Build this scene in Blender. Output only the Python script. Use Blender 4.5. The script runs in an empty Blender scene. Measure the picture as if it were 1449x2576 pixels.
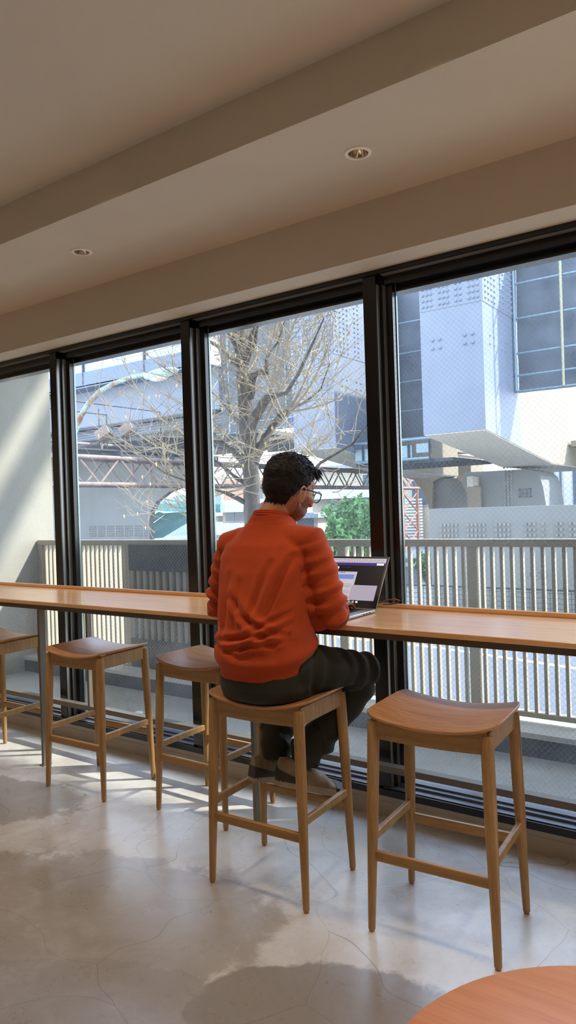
import bpy, bmesh, math, random
from math import sin, cos, pi, sqrt, radians
from mathutils import Vector, Matrix, noise
random.seed(7)
S = bpy.context.scene
COL = S.collection
CAMZ = 1.4539

# ------------------------------------------------------------------ helpers
def at(tx, tz, Y):
    """point at distance Y beyond the camera, tx and tz its sideways and upward slopes"""
    return Vector((tx * Y, Y, CAMZ + tz * Y))

def lin(c):
    return tuple(((x / 255) / 12.92 if x / 255 <= 0.04045 else ((x / 255 + 0.055) / 1.055) ** 2.4) for x in c) + (1,)

class NT:
    def __init__(s, name):
        s.m = bpy.data.materials.new(name); s.m.use_nodes = True
        s.t = s.m.node_tree; s.n = s.t.nodes; s.l = s.t.links
        s.b = s.n['Principled BSDF']; s.out = s.n['Material Output']
    def node(s, typ, **kw):
        n = s.n.new(typ)
        for k, v in kw.items():
            if k in n.inputs: n.inputs[k].default_value = v
            else: setattr(n, k, v)
        return n
    def link(s, a, b): s.l.new(a, b)
    def math(s, op, a, b=None, c=None):
        n = s.n.new('ShaderNodeMath'); n.operation = op
        for i, x in enumerate((a, b, c)):
            if x is None: continue
            if isinstance(x, (int, float)): n.inputs[i].default_value = x
            else: s.l.new(x, n.inputs[i])
        return n.outputs[0]
    def mix(s, f, a, b):
        n = s.n.new('ShaderNodeMix'); n.data_type = 'RGBA'
        for i, x in ((0, f), (6, a), (7, b)):
            if isinstance(x, (int, float)): n.inputs[i].default_value = x
            elif isinstance(x, tuple): n.inputs[i].default_value = x
            else: s.l.new(x, n.inputs[i])
        return n.outputs[2]
    def coords(s, scale=(1, 1, 1), which='Object'):
        tc = s.n.new('ShaderNodeTexCoord'); mp = s.n.new('ShaderNodeMapping')
        mp.inputs['Scale'].default_value = scale
        s.l.new(tc.outputs[which], mp.inputs['Vector']); return mp.outputs[0]
    def noise(s, vec, scale, detail=4, rough=0.55, dist=0.0):
        n = s.n.new('ShaderNodeTexNoise'); s.l.new(vec, n.inputs['Vector'])
        n.inputs['Scale'].default_value = scale; n.inputs['Detail'].default_value = detail
        n.inputs['Roughness'].default_value = rough; n.inputs['Distortion'].default_value = dist
        return n.outputs['Fac']
    def ramp(s, f, p0, p1):
        n = s.n.new('ShaderNodeMapRange'); s.l.new(f, n.inputs[0])
        n.inputs[1].default_value = p0; n.inputs[2].default_value = p1; n.interpolation_type = 'SMOOTHSTEP'
        return n.outputs[0]
    def bump(s, h, strength=0.2, dist=0.01):
        n = s.n.new('ShaderNodeBump'); n.inputs['Strength'].default_value = strength
        n.inputs['Distance'].default_value = dist; s.l.new(h, n.inputs['Height'])
        s.l.new(n.outputs[0], s.b.inputs['Normal'])

def mat(name, col, rough=0.6, metal=0.0, var=0.12, vscale=6.0, bump=0.0, bscale=60, stretch=(1, 1, 1), spec=0.5, col2=None, emit=None, sheen=0):
    """plain procedural material: base colour, a slightly different second colour through noise, optional bump"""
    k = NT(name)
    c = col if len(col) == 4 else lin(col)
    v = k.coords(stretch)
    n = k.noise(v, vscale, 5)
    c2 = (lin(col2) if col2 else tuple(x * (1 - var * 1.6) for x in c[:3]) + (1,))
    k.link(k.mix(k.ramp(n, 0.35, 0.7), c, c2), k.b.inputs['Base Color'])
    k.b.inputs['Roughness'].default_value = rough; k.b.inputs['Metallic'].default_value = metal
    k.b.inputs['Specular IOR Level'].default_value = spec
    if sheen:
        k.b.inputs['Sheen Weight'].default_value = sheen; k.b.inputs['Sheen Roughness'].default_value = 0.5
    if bump: k.bump(k.noise(v, bscale, 4), bump, 0.004)
    if emit:
        k.b.inputs['Emission Color'].default_value = lin(emit[0]); k.b.inputs['Emission Strength'].default_value = emit[1]
    return k.m

def wood(name, c1, c2, rough=0.35, axis=0, scale=9):
    k = NT(name)
    st = [14, 14, 14]; st[axis] = 0.9
    v = k.coords(tuple(st))
    n1 = k.noise(v, scale * 0.5, 6, 0.6, 0.6); n2 = k.noise(v, scale * 3.0, 3, 0.6)
    f = k.math('MULTIPLY', k.math('ADD', n1, k.math('MULTIPLY', n2, 0.5)), 0.72)
    k.link(k.mix(k.ramp(f, 0.38, 0.72), lin(c1), lin(c2)), k.b.inputs['Base Color'])
    k.b.inputs['Roughness'].default_value = rough
    k.bump(n2, 0.05, 0.002)
    return k.m

class MB:
    """collects primitive shapes and links them as ONE mesh object"""
    def __init__(s): s.v = []; s.f = []
    def add(s, vs, fs):
        o = len(s.v); s.v += [tuple(x) for x in vs]; s.f += [tuple(i + o for i in f) for f in fs]; return s
    def box(s, x0, x1, y0, y1, z0, z1, M=None):
        vs = [Vector((x, y, z)) for x in (x0, x1) for y in (y0, y1) for z in (z0, z1)]
        if M is not None: vs = [M @ v for v in vs]
        return s.add(vs, [(0, 1, 3, 2), (4, 6, 7, 5), (0, 4, 5, 1), (2, 3, 7, 6), (0, 2, 6, 4), (1, 5, 7, 3)])
    def quad(s, a, b, c, d): return s.add([a, b, c, d], [(0, 1, 2, 3)])
    def tube(s, pts, rad, n=10, caps=True, up=None):
        """pts: centres; rad: radius, or list of radius / (r_side, r_up)"""
        pts = [Vector(p) for p in pts]; m = len(pts)
        if not isinstance(rad, (list,)): rad = [rad] * m
        rings = []; prev = Vector(up) if up else None
        for i, p in enumerate(pts):
            t = (pts[min(i + 1, m - 1)] - pts[max(i - 1, 0)]).normalized()
            if prev is None:
                prev = Vector((0, 0, 1)) if abs(t.z) < 0.9 else Vector((0, 1, 0))
            u = (prev - t * prev.dot(t)).normalized(); w = t.cross(u); prev = u
            r = rad[i]; ra, rb = (r if isinstance(r, tuple) else (r, r))
            rings.append([p + w * (ra * cos(2 * pi * k / n)) + u * (rb * sin(2 * pi * k / n)) for k in range(n)])
        vs = [v for r in rings for v in r]; fs = []
        for i in range(m - 1):
            for k in range(n):
                a = i * n + k; b = i * n + (k + 1) % n; fs.append((a, b, b + n, a + n))
        if caps: fs.append(tuple(reversed(range(n)))); fs.append(tuple(range((m - 1) * n, m * n)))
        return s.add(vs, fs)
    def rings(s, rings, caps=True):
        n = len(rings[0]); m = len(rings); vs = [v for r in rings for v in r]; fs = []
        for i in range(m - 1):
            for k in range(n):
                a = i * n + k; b = i * n + (k + 1) % n; fs.append((a, b, b + n, a + n))
        if caps: fs.append(tuple(reversed(range(n)))); fs.append(tuple(range((m - 1) * n, m * n)))
        return s.add(vs, fs)
    def ell(s, c, r, M=None, nu=20, nv=12):
        c = Vector(c); vs = []
        for j in range(1, nv):
            a = pi * j / nv
            for i in range(nu):
                b = 2 * pi * i / nu
                p = Vector((r[0] * sin(a) * cos(b), r[1] * sin(a) * sin(b), r[2] * cos(a)))
                vs.append(c + (M @ p if M is not None else p))
        t = Vector((0, 0, r[2])); 
        vs.append(c + (M @ t if M is not None else t)); vs.append(c - (M @ t if M is not None else t))
        T = len(vs) - 2; fs = []
        for j in range(nv - 2):
            for i in range(nu):
                a = j * nu + i; b = j * nu + (i + 1) % nu; fs.append((a, a + nu, b + nu, b))
        for i in range(nu):
            fs.append((T, i, (i + 1) % nu)); k = (nv - 2) * nu; fs.append((T + 1, k + (i + 1) % nu, k + i))
        return s.add(vs, fs)
    def prism(s, poly, axis, a, b):
        """poly: list of 2D points in the plane across axis (0,1,2), extruded from a to b"""
        def P(q, h):
            if axis == 0: return (h, q[0], q[1])
            if axis == 1: return (q[0], h, q[1])
            return (q[0], q[1], h)
        n = len(poly)
        return s.add([P(q, a) for q in poly] + [P(q, b) for q in poly],
                     [tuple(range(n))[::-1], tuple(range(n, 2 * n))] + [(i, (i + 1) % n, n + (i + 1) % n, n + i) for i in range(n)])
    def build(s, name, m, parent=None, smooth=False, bevel=0.0, segs=2, fix=True, angle=40):
        me = bpy.data.meshes.new(name); me.from_pydata(s.v, [], s.f); me.update()
        if fix:
            bm = bmesh.new(); bm.from_mesh(me); bmesh.ops.recalc_face_normals(bm, faces=bm.faces); bm.to_mesh(me); bm.free()
        me.materials.append(m)
        o = bpy.data.objects.new(name, me); COL.objects.link(o)
        if parent: o.parent = parent
        if bevel:
            b = o.modifiers.new('bevel', 'BEVEL'); b.width = bevel; b.segments = segs; b.limit_method = 'ANGLE'; b.angle_limit = radians(35)
        if smooth or bevel:
            for p in me.polygons: p.use_smooth = True
            try: me.set_sharp_from_angle(angle=radians(angle))
            except Exception: pass
        return o

def tag(o, label=None, cat=None, group=None, kind=None):
    if label: o['label'] = label
    if cat: o['category'] = cat
    if group: o['group'] = group
    if kind: o['kind'] = kind
    return o
def empty(name, loc=(0, 0, 0), rz=0, label=None, cat=None, group=None, kind=None):
    o = bpy.data.objects.new(name, None); o.empty_display_size = 0.1; COL.objects.link(o)
    o.location = loc; o.rotation_euler = (0, 0, rz)
    return tag(o, label, cat, group, kind)
def struct(o): o['kind'] = 'structure'; return o
def copy_tree(o, parent=None):
    c = o.copy(); COL.objects.link(c)
    if parent: c.parent = parent
    for ch in [x for x in bpy.data.objects if x.parent == o]: copy_tree(ch, c)
    return c

# ------------------------------------------------------------------ materials
M = {}
M['ceiling'] = mat('ceiling_paint', (214, 202, 184), 0.85, var=0.03, vscale=1.5, bump=0.08, bscale=220)
M['wall'] = mat('wall_paint', (185, 165, 142), 0.85, var=0.04, vscale=1.5)
M['base'] = mat('baseboard_stone', (196, 184, 166), 0.5, var=0.06)
M['frame'] = mat('black_aluminium', (15, 14, 16), 0.22, var=0.1, vscale=3, spec=0.6)
M['sill'] = mat('sill_aluminium', (128, 134, 146), 0.24, metal=0.35, var=0.08)
M['strip'] = mat('grey_anodised_track', (150, 150, 146), 0.3, metal=0.5, var=0.05)
M['seal'] = mat('pale_glass_edge', (150, 168, 160), 0.2, metal=0.4, var=0.05)
M['oak'] = wood('oak_seat', (200, 146, 92), (168, 114, 66), 0.34, 0)
M['oakleg'] = wood('oak_leg', (184, 142, 88), (150, 110, 62), 0.42, 2)
M['oaksx'] = wood('oak_rail', (178, 136, 82), (146, 106, 58), 0.42, 0)
M['counter'] = wood('counter_veneer', (234, 184, 130), (218, 162, 106), 0.2, 0, 5)
M['counter'].node_tree.nodes['Principled BSDF'].inputs['Specular IOR Level'].default_value = .95
M['tabletop'] = wood('table_veneer', (226, 152, 104), (212, 136, 88), 0.3, 0, 5)
M['beige_metal'] = mat('beige_painted_steel', (122, 112, 98), 0.4, metal=0.1, var=0.05)
M['bronze_metal'] = mat('brown_painted_steel', (96, 80, 64), 0.4, metal=0.2, var=0.05)
M['stainless'] = mat('stainless', (175, 170, 160), 0.25, metal=0.8, var=0.05)
M['white'] = mat('white_paint', (248, 244, 236), 0.5, var=0.03)
M['reflector'] = mat('lamp_reflector', (225, 205, 180), 0.08, metal=1.0, var=0.05)
M['dark'] = mat('dark_void', (14, 12, 11), 0.6, var=0.1)

def floor_mat():
    k = NT('polished_concrete'); v = k.coords()
    n1 = k.noise(v, 0.9, 6, 0.6, 0.6); n2 = k.noise(v, 5.5, 8, 0.68, 0.3); n3 = k.noise(v, 40, 6, 0.7)
    base = k.mix(k.ramp(n1, 0.35, 0.65), lin((216, 212, 204)), lin((190, 181, 170)))
    base = k.mix(k.ramp(n2, 0.45, 0.75), base, lin((222, 220, 216)))
    base = k.mix(k.math('MULTIPLY', k.ramp(n3, 0.5, 0.8), 0.35), base, lin((150, 136, 122)))
    sep = k.n.new('ShaderNodeSeparateXYZ'); k.link(v, sep.inputs[0])
    wob = k.math('MULTIPLY', k.math('SUBTRACT', n2, 0.5), 0.45)
    # darker brown areas, stains among them: each an ellipse with a ragged edge
    tot = None
    for (cx, cy, rx, ry, ang, amt) in ((-1.20, 1.73, 0.40, 0.20, 0.55, 0.62), (-2.35, 1.55, 0.95, 0.50, 0.5, 0.42), (-3.75, 2.02, 0.85, 0.30, 0.35, 0.55), (-1.75, 1.30, 0.6, 0.30, 0.4, 0.5)):
        dx = k.math('SUBTRACT', sep.outputs[0], cx); dy = k.math('SUBTRACT', sep.outputs[1], cy)
        u = k.math('DIVIDE', k.math('ADD', k.math('MULTIPLY', dx, cos(ang)), k.math('MULTIPLY', dy, sin(ang))), rx)
        w = k.math('DIVIDE', k.math('SUBTRACT', k.math('MULTIPLY', dy, cos(ang)), k.math('MULTIPLY', dx, sin(ang))), ry)
        r = k.math('ADD', k.math('SQRT', k.math('ADD', k.math('MULTIPLY', u, u), k.math('MULTIPLY', w, w))), k.math('MULTIPLY', wob, 1.6))
        mk = k.math('MULTIPLY', k.ramp(r, 1.06, 0.94), amt)
        tot = mk if tot is None else k.math('MAXIMUM', tot, mk)
    base = k.mix(tot, base, lin((92, 76, 62)))
    # hairline scratches: long arcs
    vo = k.n.new('ShaderNodeTexVoronoi'); vo.feature = 'DISTANCE_TO_EDGE'; vo.inputs['Scale'].default_value = 1.5
    wv = k.n.new('ShaderNodeVectorMath'); wv.operation = 'ADD'; k.link(v, wv.inputs[0])
    nn = k.n.new('ShaderNodeTexNoise'); nn.inputs['Scale'].default_value = 1.2; k.link(v, nn.inputs['Vector'])
    k.link(nn.outputs['Color'], wv.inputs[1]); k.link(wv.outputs[0], vo.inputs['Vector'])
    crack = k.math('MULTIPLY', k.ramp(vo.outputs['Distance'], 0.0035, 0.0008), 0.45)
    base = k.mix(crack, base, lin((100, 84, 70)))
    k.link(base, k.b.inputs['Base Color'])
    rr = k.n.new('ShaderNodeMapRange'); k.link(n2, rr.inputs[0]); rr.inputs[3].default_value = 0.18; rr.inputs[4].default_value = 0.42
    k.link(rr.outputs[0], k.b.inputs['Roughness'])
    k.b.inputs['Specular IOR Level'].default_value = 1.0
    k.bump(k.math('ADD', n2, k.math('MULTIPLY', n3, 0.3)), 0.12, 0.006)
    return k.m
M['floor'] = floor_mat()

def glass_mat():
    """clear pane with a diamond mesh of fine steel wire cast into it and a thin pale veil standing in for haze"""
    k = NT('wired_glass'); k.n.remove(k.b)
    tc = k.n.new('ShaderNodeTexCoord'); sp = k.n.new('ShaderNodeSeparateXYZ'); k.link(tc.outputs['Object'], sp.inputs[0])
    x, z = sp.outputs[0], sp.outputs[2]
    P = 0.026
    def lines(sg):
        d = k.math('ADD', x, k.math('MULTIPLY', z, sg * 1.0))
        m = k.math('ABSOLUTE', k.math('SUBTRACT', k.math('FRACT', k.math('DIVIDE', d, P)), 0.5))
        return k.math('LESS_THAN', m, 0.5 * 0.0018 / P)
    w = k.math('MAXIMUM', lines(1), lines(-1))
    tr = k.node('ShaderNodeBsdfTransparent'); tr.inputs[0].default_value = (0.86, 0.93, 0.96, 1)
    gl = k.node('ShaderNodeBsdfGlossy'); gl.inputs['Roughness'].default_value = 0.0; gl.inputs[0].default_value = (0.9, 0.95, 1, 1)
    fr = k.n.new('ShaderNodeFresnel'); fr.inputs[0].default_value = 1.3
    m1 = k.n.new('ShaderNodeMixShader'); k.link(k.math('MULTIPLY', fr.outputs[0], 1.0), m1.inputs[0]); k.link(tr.outputs[0], m1.inputs[1]); k.link(gl.outputs[0], m1.inputs[2])
    tl = k.node('ShaderNodeBsdfTranslucent'); tl.inputs[0].default_value = (0.8, 0.88, 0.95, 1)
    ns = k.noise(tc.outputs['Object'], 2.0, 4)
    m2 = k.n.new('ShaderNodeMixShader'); k.link(k.math('MULTIPLY', k.ramp(ns, 0.2, 0.8), 0.07), m2.inputs[0]); k.link(m1.outputs[0], m2.inputs[1]); k.link(tl.outputs[0], m2.inputs[2])  # faint translucent veil mixed in for the hazy view outside
    df = k.node('ShaderNodeBsdfDiffuse'); df.inputs[0].default_value = (0.2, 0.2, 0.2, 1)
    t2 = k.node('ShaderNodeBsdfTranslucent'); t2.inputs[0].default_value = (0.34, 0.34, 0.32, 1)
    mw = k.n.new('ShaderNodeMixShader'); mw.inputs[0].default_value = 0.5; k.link(df.outputs[0], mw.inputs[1]); k.link(t2.outputs[0], mw.inputs[2])
    m3 = k.n.new('ShaderNodeMixShader'); k.link(k.math('MULTIPLY', w, 0.5), m3.inputs[0]); k.link(m2.outputs[0], m3.inputs[1]); k.link(mw.outputs[0], m3.inputs[2])
    k.link(m3.outputs[0], k.out.inputs[0])
    return k.m
M['glass'] = glass_mat()
M['lens'] = (lambda k: (k.b.inputs.__getitem__('Alpha').__setattr__('default_value', 0.18), k.b.inputs['Roughness'].__setattr__('default_value', 0.02), k.m)[-1])(NT('spectacle_lens'))

# ------------------------------------------------------------------ camera
cam = bpy.data.objects.new('camera', bpy.data.cameras.new('camera')); COL.objects.link(cam)
F = 1816.485
cam.data.sensor_fit = 'VERTICAL'; cam.data.sensor_height = 24.0; cam.data.lens = F / 2576 * 24.0
cam.data.clip_start = 0.02; cam.data.clip_end = 500
rt = Vector((0.81517961, 0.5783234, -0.03200388)); up = Vector((0.02392828, 0.02158206, 0.99948069)); fw = Vector((-0.57871378, 0.81552208, -0.00375497))
cam.matrix_world = Matrix(((rt.x, up.x, -fw.x, 0), (rt.y, up.y, -fw.y, 0), (rt.z, up.z, -fw.z, CAMZ), (0, 0, 0, 1)))
S.camera = cam

# ------------------------------------------------------------------ room shell
XL, XR, YB, YW = -6.2, 2.6, -4.2, 3.007
struct(MB().box(XL - .1, XR + .1, YB - .1, YW + .2, -0.2, 0).build('floor', M['floor']))
struct(MB().box(XL - .1, XR + .1, YB - .1, 2.131, 3.0, 3.2).build('ceiling', M['ceiling']))
struct(MB().box(XL - .1, XR + .1, 2.131, 2.86, 2.816, 3.2).build('trim_1', M['ceiling']))
struct(MB().box(XL - .1, XR + .1, 2.86, 3.35, 2.563, 3.2).build('trim_2', M['ceiling']))
struct(MB().box(XL - .2, XL, YB, YW + .3, 0, 3.1).build('wall_left', M['wall']))
struct(MB().box(XR, XR + .2, YB, YW + .3, 0, 3.1).build('wall_right', M['wall']))
struct(MB().box(XL, XR, YB - .2, YB, 0, 3.1).build('wall_back', M['wall']))
bb = MB().prism([(3.000, 0), (3.007, 0), (3.007, 0), (3.20, 0), (3.20, .088), (3.012, .088), (3.012, .068), (3.007, .064)], 0, XL, XR)
struct(bb.build('baseboard_window', M['base']))
# window bays: mullion (stepped black profile), head frame, sill frame, glass pane
EDGE = [-6.45, -5.26, -4.062, -2.862, -1.673, -0.483, 0.707, 1.9, 3.0]
ZS, ZH = 0.088, 2.563
for i in range(len(EDGE) - 1):
    xa, xb = EDGE[i], EDGE[i + 1]
    xa = max(xa, XL); xb = min(xb, XR)
    if xb - xa < .1: continue
    w = empty('window_%d' % (i + 1)); struct(w)
    x = xa
    prof = [(x, 3.03), (x + .067, 3.03), (x + .067, 3.064), (x + .085, 3.064), (x + .085, 3.096), (x + .121, 3.096), (x + .121, 3.126), (x, 3.126)]
    MB().prism(prof, 2, .122, 2.545).build('mullion', M['frame'], w)
    MB().box(x + .067, x + .0685, 3.036, 3.0635, .122, 2.50).box(x + .085, x + .0865, 3.068, 3.0955, .122, 2.50).build('track_strip', M['strip'], w)
    MB().box(xa + .09, xb, 3.035, 3.072, 2.5405, 2.542).build('head_strip', M['strip'], w)
    prof = [(x + .112, 3.127), (x + .125, 3.127), (x + .125, 3.139), (x, 3.139), (x, 3.127)]
    MB().prism(prof, 2, .13, 2.53).build('glazing_bead', M['seal'], w)
    MB().prism([(3.02, 2.563), (3.02, 2.542), (3.075, 2.542), (3.075, 2.503), (3.13, 2.503), (3.13, 2.475), (3.20, 2.475), (3.20, 2.563)], 0, xa, xb).build('head_frame', M['frame'], w)
    MB().prism([(3.012, .088), (3.012, .120), (3.026, .120), (3.20, .120), (3.20, .088)], 0, xa, xb).build('sill_frame', M['frame'], w)
    MB().prism([(3.027, .1205), (3.027, .124), (3.07, .124), (3.07, .134), (3.10, .134), (3.10, .142), (3.20, .142), (3.20, .1205)], 0, xa + .03, xb).build('window_sill', M['sill'], w)
    g = MB().quad((0, 0, 0), (xb - xa - .12, 0, 0), (xb - xa - .12, 0, 2.352), (0, 0, 2.352)).build('glass_pane', M['glass'], w, fix=False)
    g.location = (xa + .120, 3.134, .138)

# ------------------------------------------------------------------ recessed downlights
def downlight(x, y, label):
    t = empty('recessed_downlight', (x, y, 2.816), 0, label, 'downlight', None)
    n = 40
    rr = []
    for (r, z) in ((.052, .0005), (.0515, -.004), (.0395, -.006), (.0385, -.003), (.0385, .0)):
        rr.append([(r * cos(2 * pi * k / n), r * sin(2 * pi * k / n), z) for k in range(n)])
    MB().rings(rr, False).build('trim_ring', M['white'], t, smooth=True)
    rr = []
    for j in range(8):
        a = j / 7; r = .0385 - .018 * a ** 1.3
        rr.append([((r * (1 + .012 * (k % 2))) * cos(2 * pi * k / n), (r * (1 + .012 * (k % 2))) * sin(2 * pi * k / n), -.003 + .002 + .055 * a) for k in range(n)])
    MB().rings(rr, False).build('reflector', M['reflector'], t, smooth=True)
    MB().tube([(0, 0, .048), (0, 0, .056)], .022, 20).build('lamp', M['dark'], t)
# holes in the soffit: the soffit mesh is one slab, so cut it with a boolean
cut = MB()
for x in (-1.354, -2.989, .281):
    cut.tube([(x, 2.45, 2.80), (x, 2.45, 2.90)], .0408, 40)
cuto = cut.build('cutter', M['dark'])
sof = bpy.data.objects['trim_1']
bmod = sof.modifiers.new('holes', 'BOOLEAN'); bmod.object = cuto; bmod.operation = 'DIFFERENCE'; bmod.solver = 'EXACT'
dg = bpy.context.evaluated_depsgraph_get(); me = bpy.data.meshes.new_from_object(sof.evaluated_get(dg)); sof.modifiers.clear(); sof.data = me
bpy.data.objects.remove(cuto)
downlight(-1.354, 2.45, 'recessed ceiling downlight nearer the camera, above the right half of the view')
downlight(-2.989, 2.45, 'recessed ceiling downlight farther off, at the left of the soffit')

# ------------------------------------------------------------------ counter
ct = empty('window_counter', (0, 0, 0), 0, 'long wooden window counter with a raised back lip', 'counter')
MB().box(XL + .02, 2.5, 2.386, 2.90, .980, 1.0).build('countertop', M['counter'], ct, bevel=.003)
MB().box(XL + .02, 2.5, 2.882, 2.905, 1.0005, 1.018).build('back_lip', M['counter'], ct, bevel=.002)
MB().box(XL + .02, 2.5, 2.400, 2.425, .955, .979).box(XL + .02, 2.5, 2.86, 2.885, .955, .979).build('under_frame', M['bronze_metal'], ct)
for x in (-5.21, -3.65, -2.075, -.50, 1.07):
    MB().box(x - .009, x + .009, 2.585, 2.625, 0.004, .979).box(x - .02, x + .02, 2.575, 2.635, 0, .005).build('leg', M['beige_metal'], ct)
    MB().box(x - .009, x + .009, 2.93, 2.965, .24, .979).box(x - .009, x + .009, 2.42, 2.965, .955, .979).build('rear_post', M['beige_metal'], ct)
MB().box(XL + .02, 2.5, 2.925, 2.97, .237, .267).build('foot_rail', M['beige_metal'], ct)

# ------------------------------------------------------------------ stools
def make_stool():
    t = empty('bar_stool')
    A, B, A2, B2, ZT = .2164, .1786, .196, .157, .72
    # seat: thin moulded ply, dished along X, raised at both sides
    n, m = 24, 14
    def sz(u, v): return .735 + .030 * (u * u) - .012 + .004 * (1 - v * v) * 0
    def pt(i, j, side):
        u = -1 + 2 * i / n; v = -1 + 2 * j / m
        # superellipse mapping for round corners
        hx, hy = .228, .186
        cu = u * hx; cv = v * hy
        k = 1 - .035 * (abs(u) ** 6) * (abs(v) ** 6) * 2.2
        bow = 1 + .02 * (1 - u * u)
        return (cu * k, cv * k * bow, sz(u, v) + (0.0 if side else -.011))
    vs = []; fs = []
    for side in (1, 0):
        for i in range(n + 1):
            for j in range(m + 1): vs.append(pt(i, j, side))
    K = (n + 1) * (m + 1)
    for i in range(n):
        for j in range(m):
            a = i * (m + 1) + j; fs.append((a, a + m + 1, a + m + 2, a + 1)); fs.append((K + a, K + a + 1, K + a + m + 2, K + a + m + 1))
    for i in range(n):
        for j in (0, m):
            a = i * (m + 1) + j; fs.append((a, K + a, K + a + m + 1, a + m + 1))
    for j in range(m):
        for i in (0, n):
            a = i * (m + 1) + j; fs.append((a, a + 1, K + a + 1, K + a))
    MB().add(vs, fs).build('seat', M['oak'], t, bevel=.003, angle=50)
    legs = {}
    for sx in (-1, 1):
        for sy in (-1, 1):
            foot = Vector((sx * A, sy * B, 0)); top = Vector((sx * A2, sy * B2, ZT)); legs[sx, sy] = (foot, top)
            d = top - foot
            MB().tube([foot + d * q for q in (0.0, .012, .012, .3, .62, .9, .985, 1.0)], [.0095, .0105, .0125, .0165, .0205, .021, .0205, .018], 18).build('leg', M['oakleg'], t, smooth=True)
    def P(s, z): f, tp = legs[s]; return f + (tp - f) * (z / ZT)
    def bar(name, s1, s2, z, h, w, dish=False):
        a, b = P(s1, z), P(s2, z); d = (b - a).normalized(); nrm = Vector((-d.y, d.x, 0))
        mb = MB(); rings = []
        for q in range(13):
            f = q / 12; c = a + (b - a) * f
            top = c.z + h / 2; bot = c.z - h / 2
            if dish: top = .7125 + .030 * (c.x / .228) ** 2; bot = .655 + .006 * (1 - 4 * f * (1 - f))
            rings.append([Vector((c.x, c.y, 0)) + nrm * (w / 2) + Vector((0, 0, bot)), Vector((c.x, c.y, 0)) + nrm * (w / 2) + Vector((0, 0, top)),
                          Vector((c.x, c.y, 0)) - nrm * (w / 2) + Vector((0, 0, top)), Vector((c.x, c.y, 0)) - nrm * (w / 2) + Vector((0, 0, bot))])
        mb.rings(rings).build(name, M['oaksx'] if s1[1] == s2[1] else M['oakleg'], t, bevel=.003)
    # aprons follow the dished seat
    for sy in (-1, 1): bar('apron', (-1, sy), (1, sy), .688, .062, .018, True)
    for sx in (-1, 1): bar('apron', (sx, -1), (sx, 1), .6965, .066, .018)
    for sy in (-1, 1): bar('stretcher', (-1, sy), (1, sy), .262, .034, .018)
    for sx in (-1, 1): bar('stretcher', (sx, -1), (sx, 1), .318, .030, .017)
    return t
stool = make_stool()
spots = [(-1.028, 2.347, .060, 'oak bar stool at the far right with an empty seat, nearest the camera'),
         (-1.709, 2.298, .0406, 'oak bar stool on which the man in the orange sweater sits'),
         (-2.388, 2.672, -.0044, 'oak bar stool pushed under the counter, just left of the seated man'),
         (-3.141, 2.589, .0366, 'empty oak bar stool standing clear of the others, second from the left'),
         (-4.005, 2.545, .03, 'oak bar stool cut off by the left edge of the picture')]
STZ = {}
for i, (x, y, r, lab) in enumerate(spots):
    o = stool if i == 0 else copy_tree(stool)
    o.location = (x, y, 0); o.rotation_euler = (0, 0, r)
    tag(o, lab, 'stool', 'oak bar stools along the counter')

# ------------------------------------------------------------------ round table
tb = empty('round_table', (-.139, .888, 0), 0, 'round orange-brown wooden table top at the bottom right corner', 'table')
R0 = .337
MB().tube([(0, 0, .695), (0, 0, .698), (0, 0, .717), (0, 0, .72)], [R0 - .02, R0 - .004, R0, R0 - .004], 96).build('tabletop', M['tabletop'], tb, smooth=True)
MB().tube([(0, 0, .012), (0, 0, .695)], .03, 24).build('pedestal', M['frame'], tb, smooth=True)
MB().tube([(0, 0, 0), (0, 0, .012)], .24, 48).build('base', M['frame'], tb, smooth=True)

# ================================================================== OUTSIDE
O = {}
O['conc'] = mat('terrace_concrete', (168, 164, 156), 0.85, var=0.10, vscale=3, bump=0.1, bscale=80)
O['curb'] = mat('curb_stone', (190, 186, 176), 0.8, var=0.06, vscale=5)
O['granite'] = mat('speckled_granite', (66, 68, 70), 0.4, var=0.5, vscale=90, col2=(44, 46, 50))
O['asphalt'] = mat('asphalt', (96, 100, 108), 0.9, var=0.12, vscale=8, bump=0.2, bscale=150)
O['paint'] = mat('road_paint', (226, 226, 222), 0.7, var=0.06)
O['pave'] = mat('pavement', (170, 168, 160), 0.85, var=0.1)
O['sidewall'] = mat('cream_render', (146, 142, 130), 0.85, var=0.05, vscale=2)
O['alu'] = mat('bronze_anodised_rail', (170, 158, 136), 0.45, metal=0.25, var=0.06)
O['steel'] = mat('pale_blue_painted_steel', (116, 124, 138), 0.55, var=0.05, vscale=1.2)
O['steel2'] = mat('grey_blue_girder_paint', (100, 114, 134), 0.6, var=0.07, vscale=0.6)
O['deck'] = mat('deck_underside', (112, 112, 112), 0.85, var=0.16, vscale=0.8, col2=(84, 88, 92))
O['barrier'] = mat('pale_noise_barrier', (160, 176, 196), 0.4, var=0.04, vscale=0.5)
O['concg'] = mat('pier_concrete', (126, 126, 122), 0.9, var=0.08, vscale=0.7, bump=0.1, bscale=20)
O['concb'] = mat('beige_pier_concrete', (146, 134, 114), 0.9, var=0.06, vscale=0.7)
O['soffit_bounce'] = mat('pale_bounce_tone', (226, 214, 192), .85, var=.05)  # pale tone standing in for light bounced up onto the underside
O['tarp'] = mat('grey_blue_tarpaulin', (88, 96, 106), 0.55, var=0.2, vscale=1.4, bump=0.6, bscale=2.2)
O['pipe'] = mat('galvanised_tube', (120, 142, 152), 0.4, metal=0.3, var=0.05)
O['pipey'] = mat('yellow_tube', (168, 164, 132), 0.5, var=0.08)
O['rust'] = mat('brown_gantry_paint', (134, 116, 108), 0.7, var=0.2, vscale=4)
O['rust2'] = mat('red_brown_steel', (160, 106, 88), 0.7, var=0.15, vscale=3)
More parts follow.
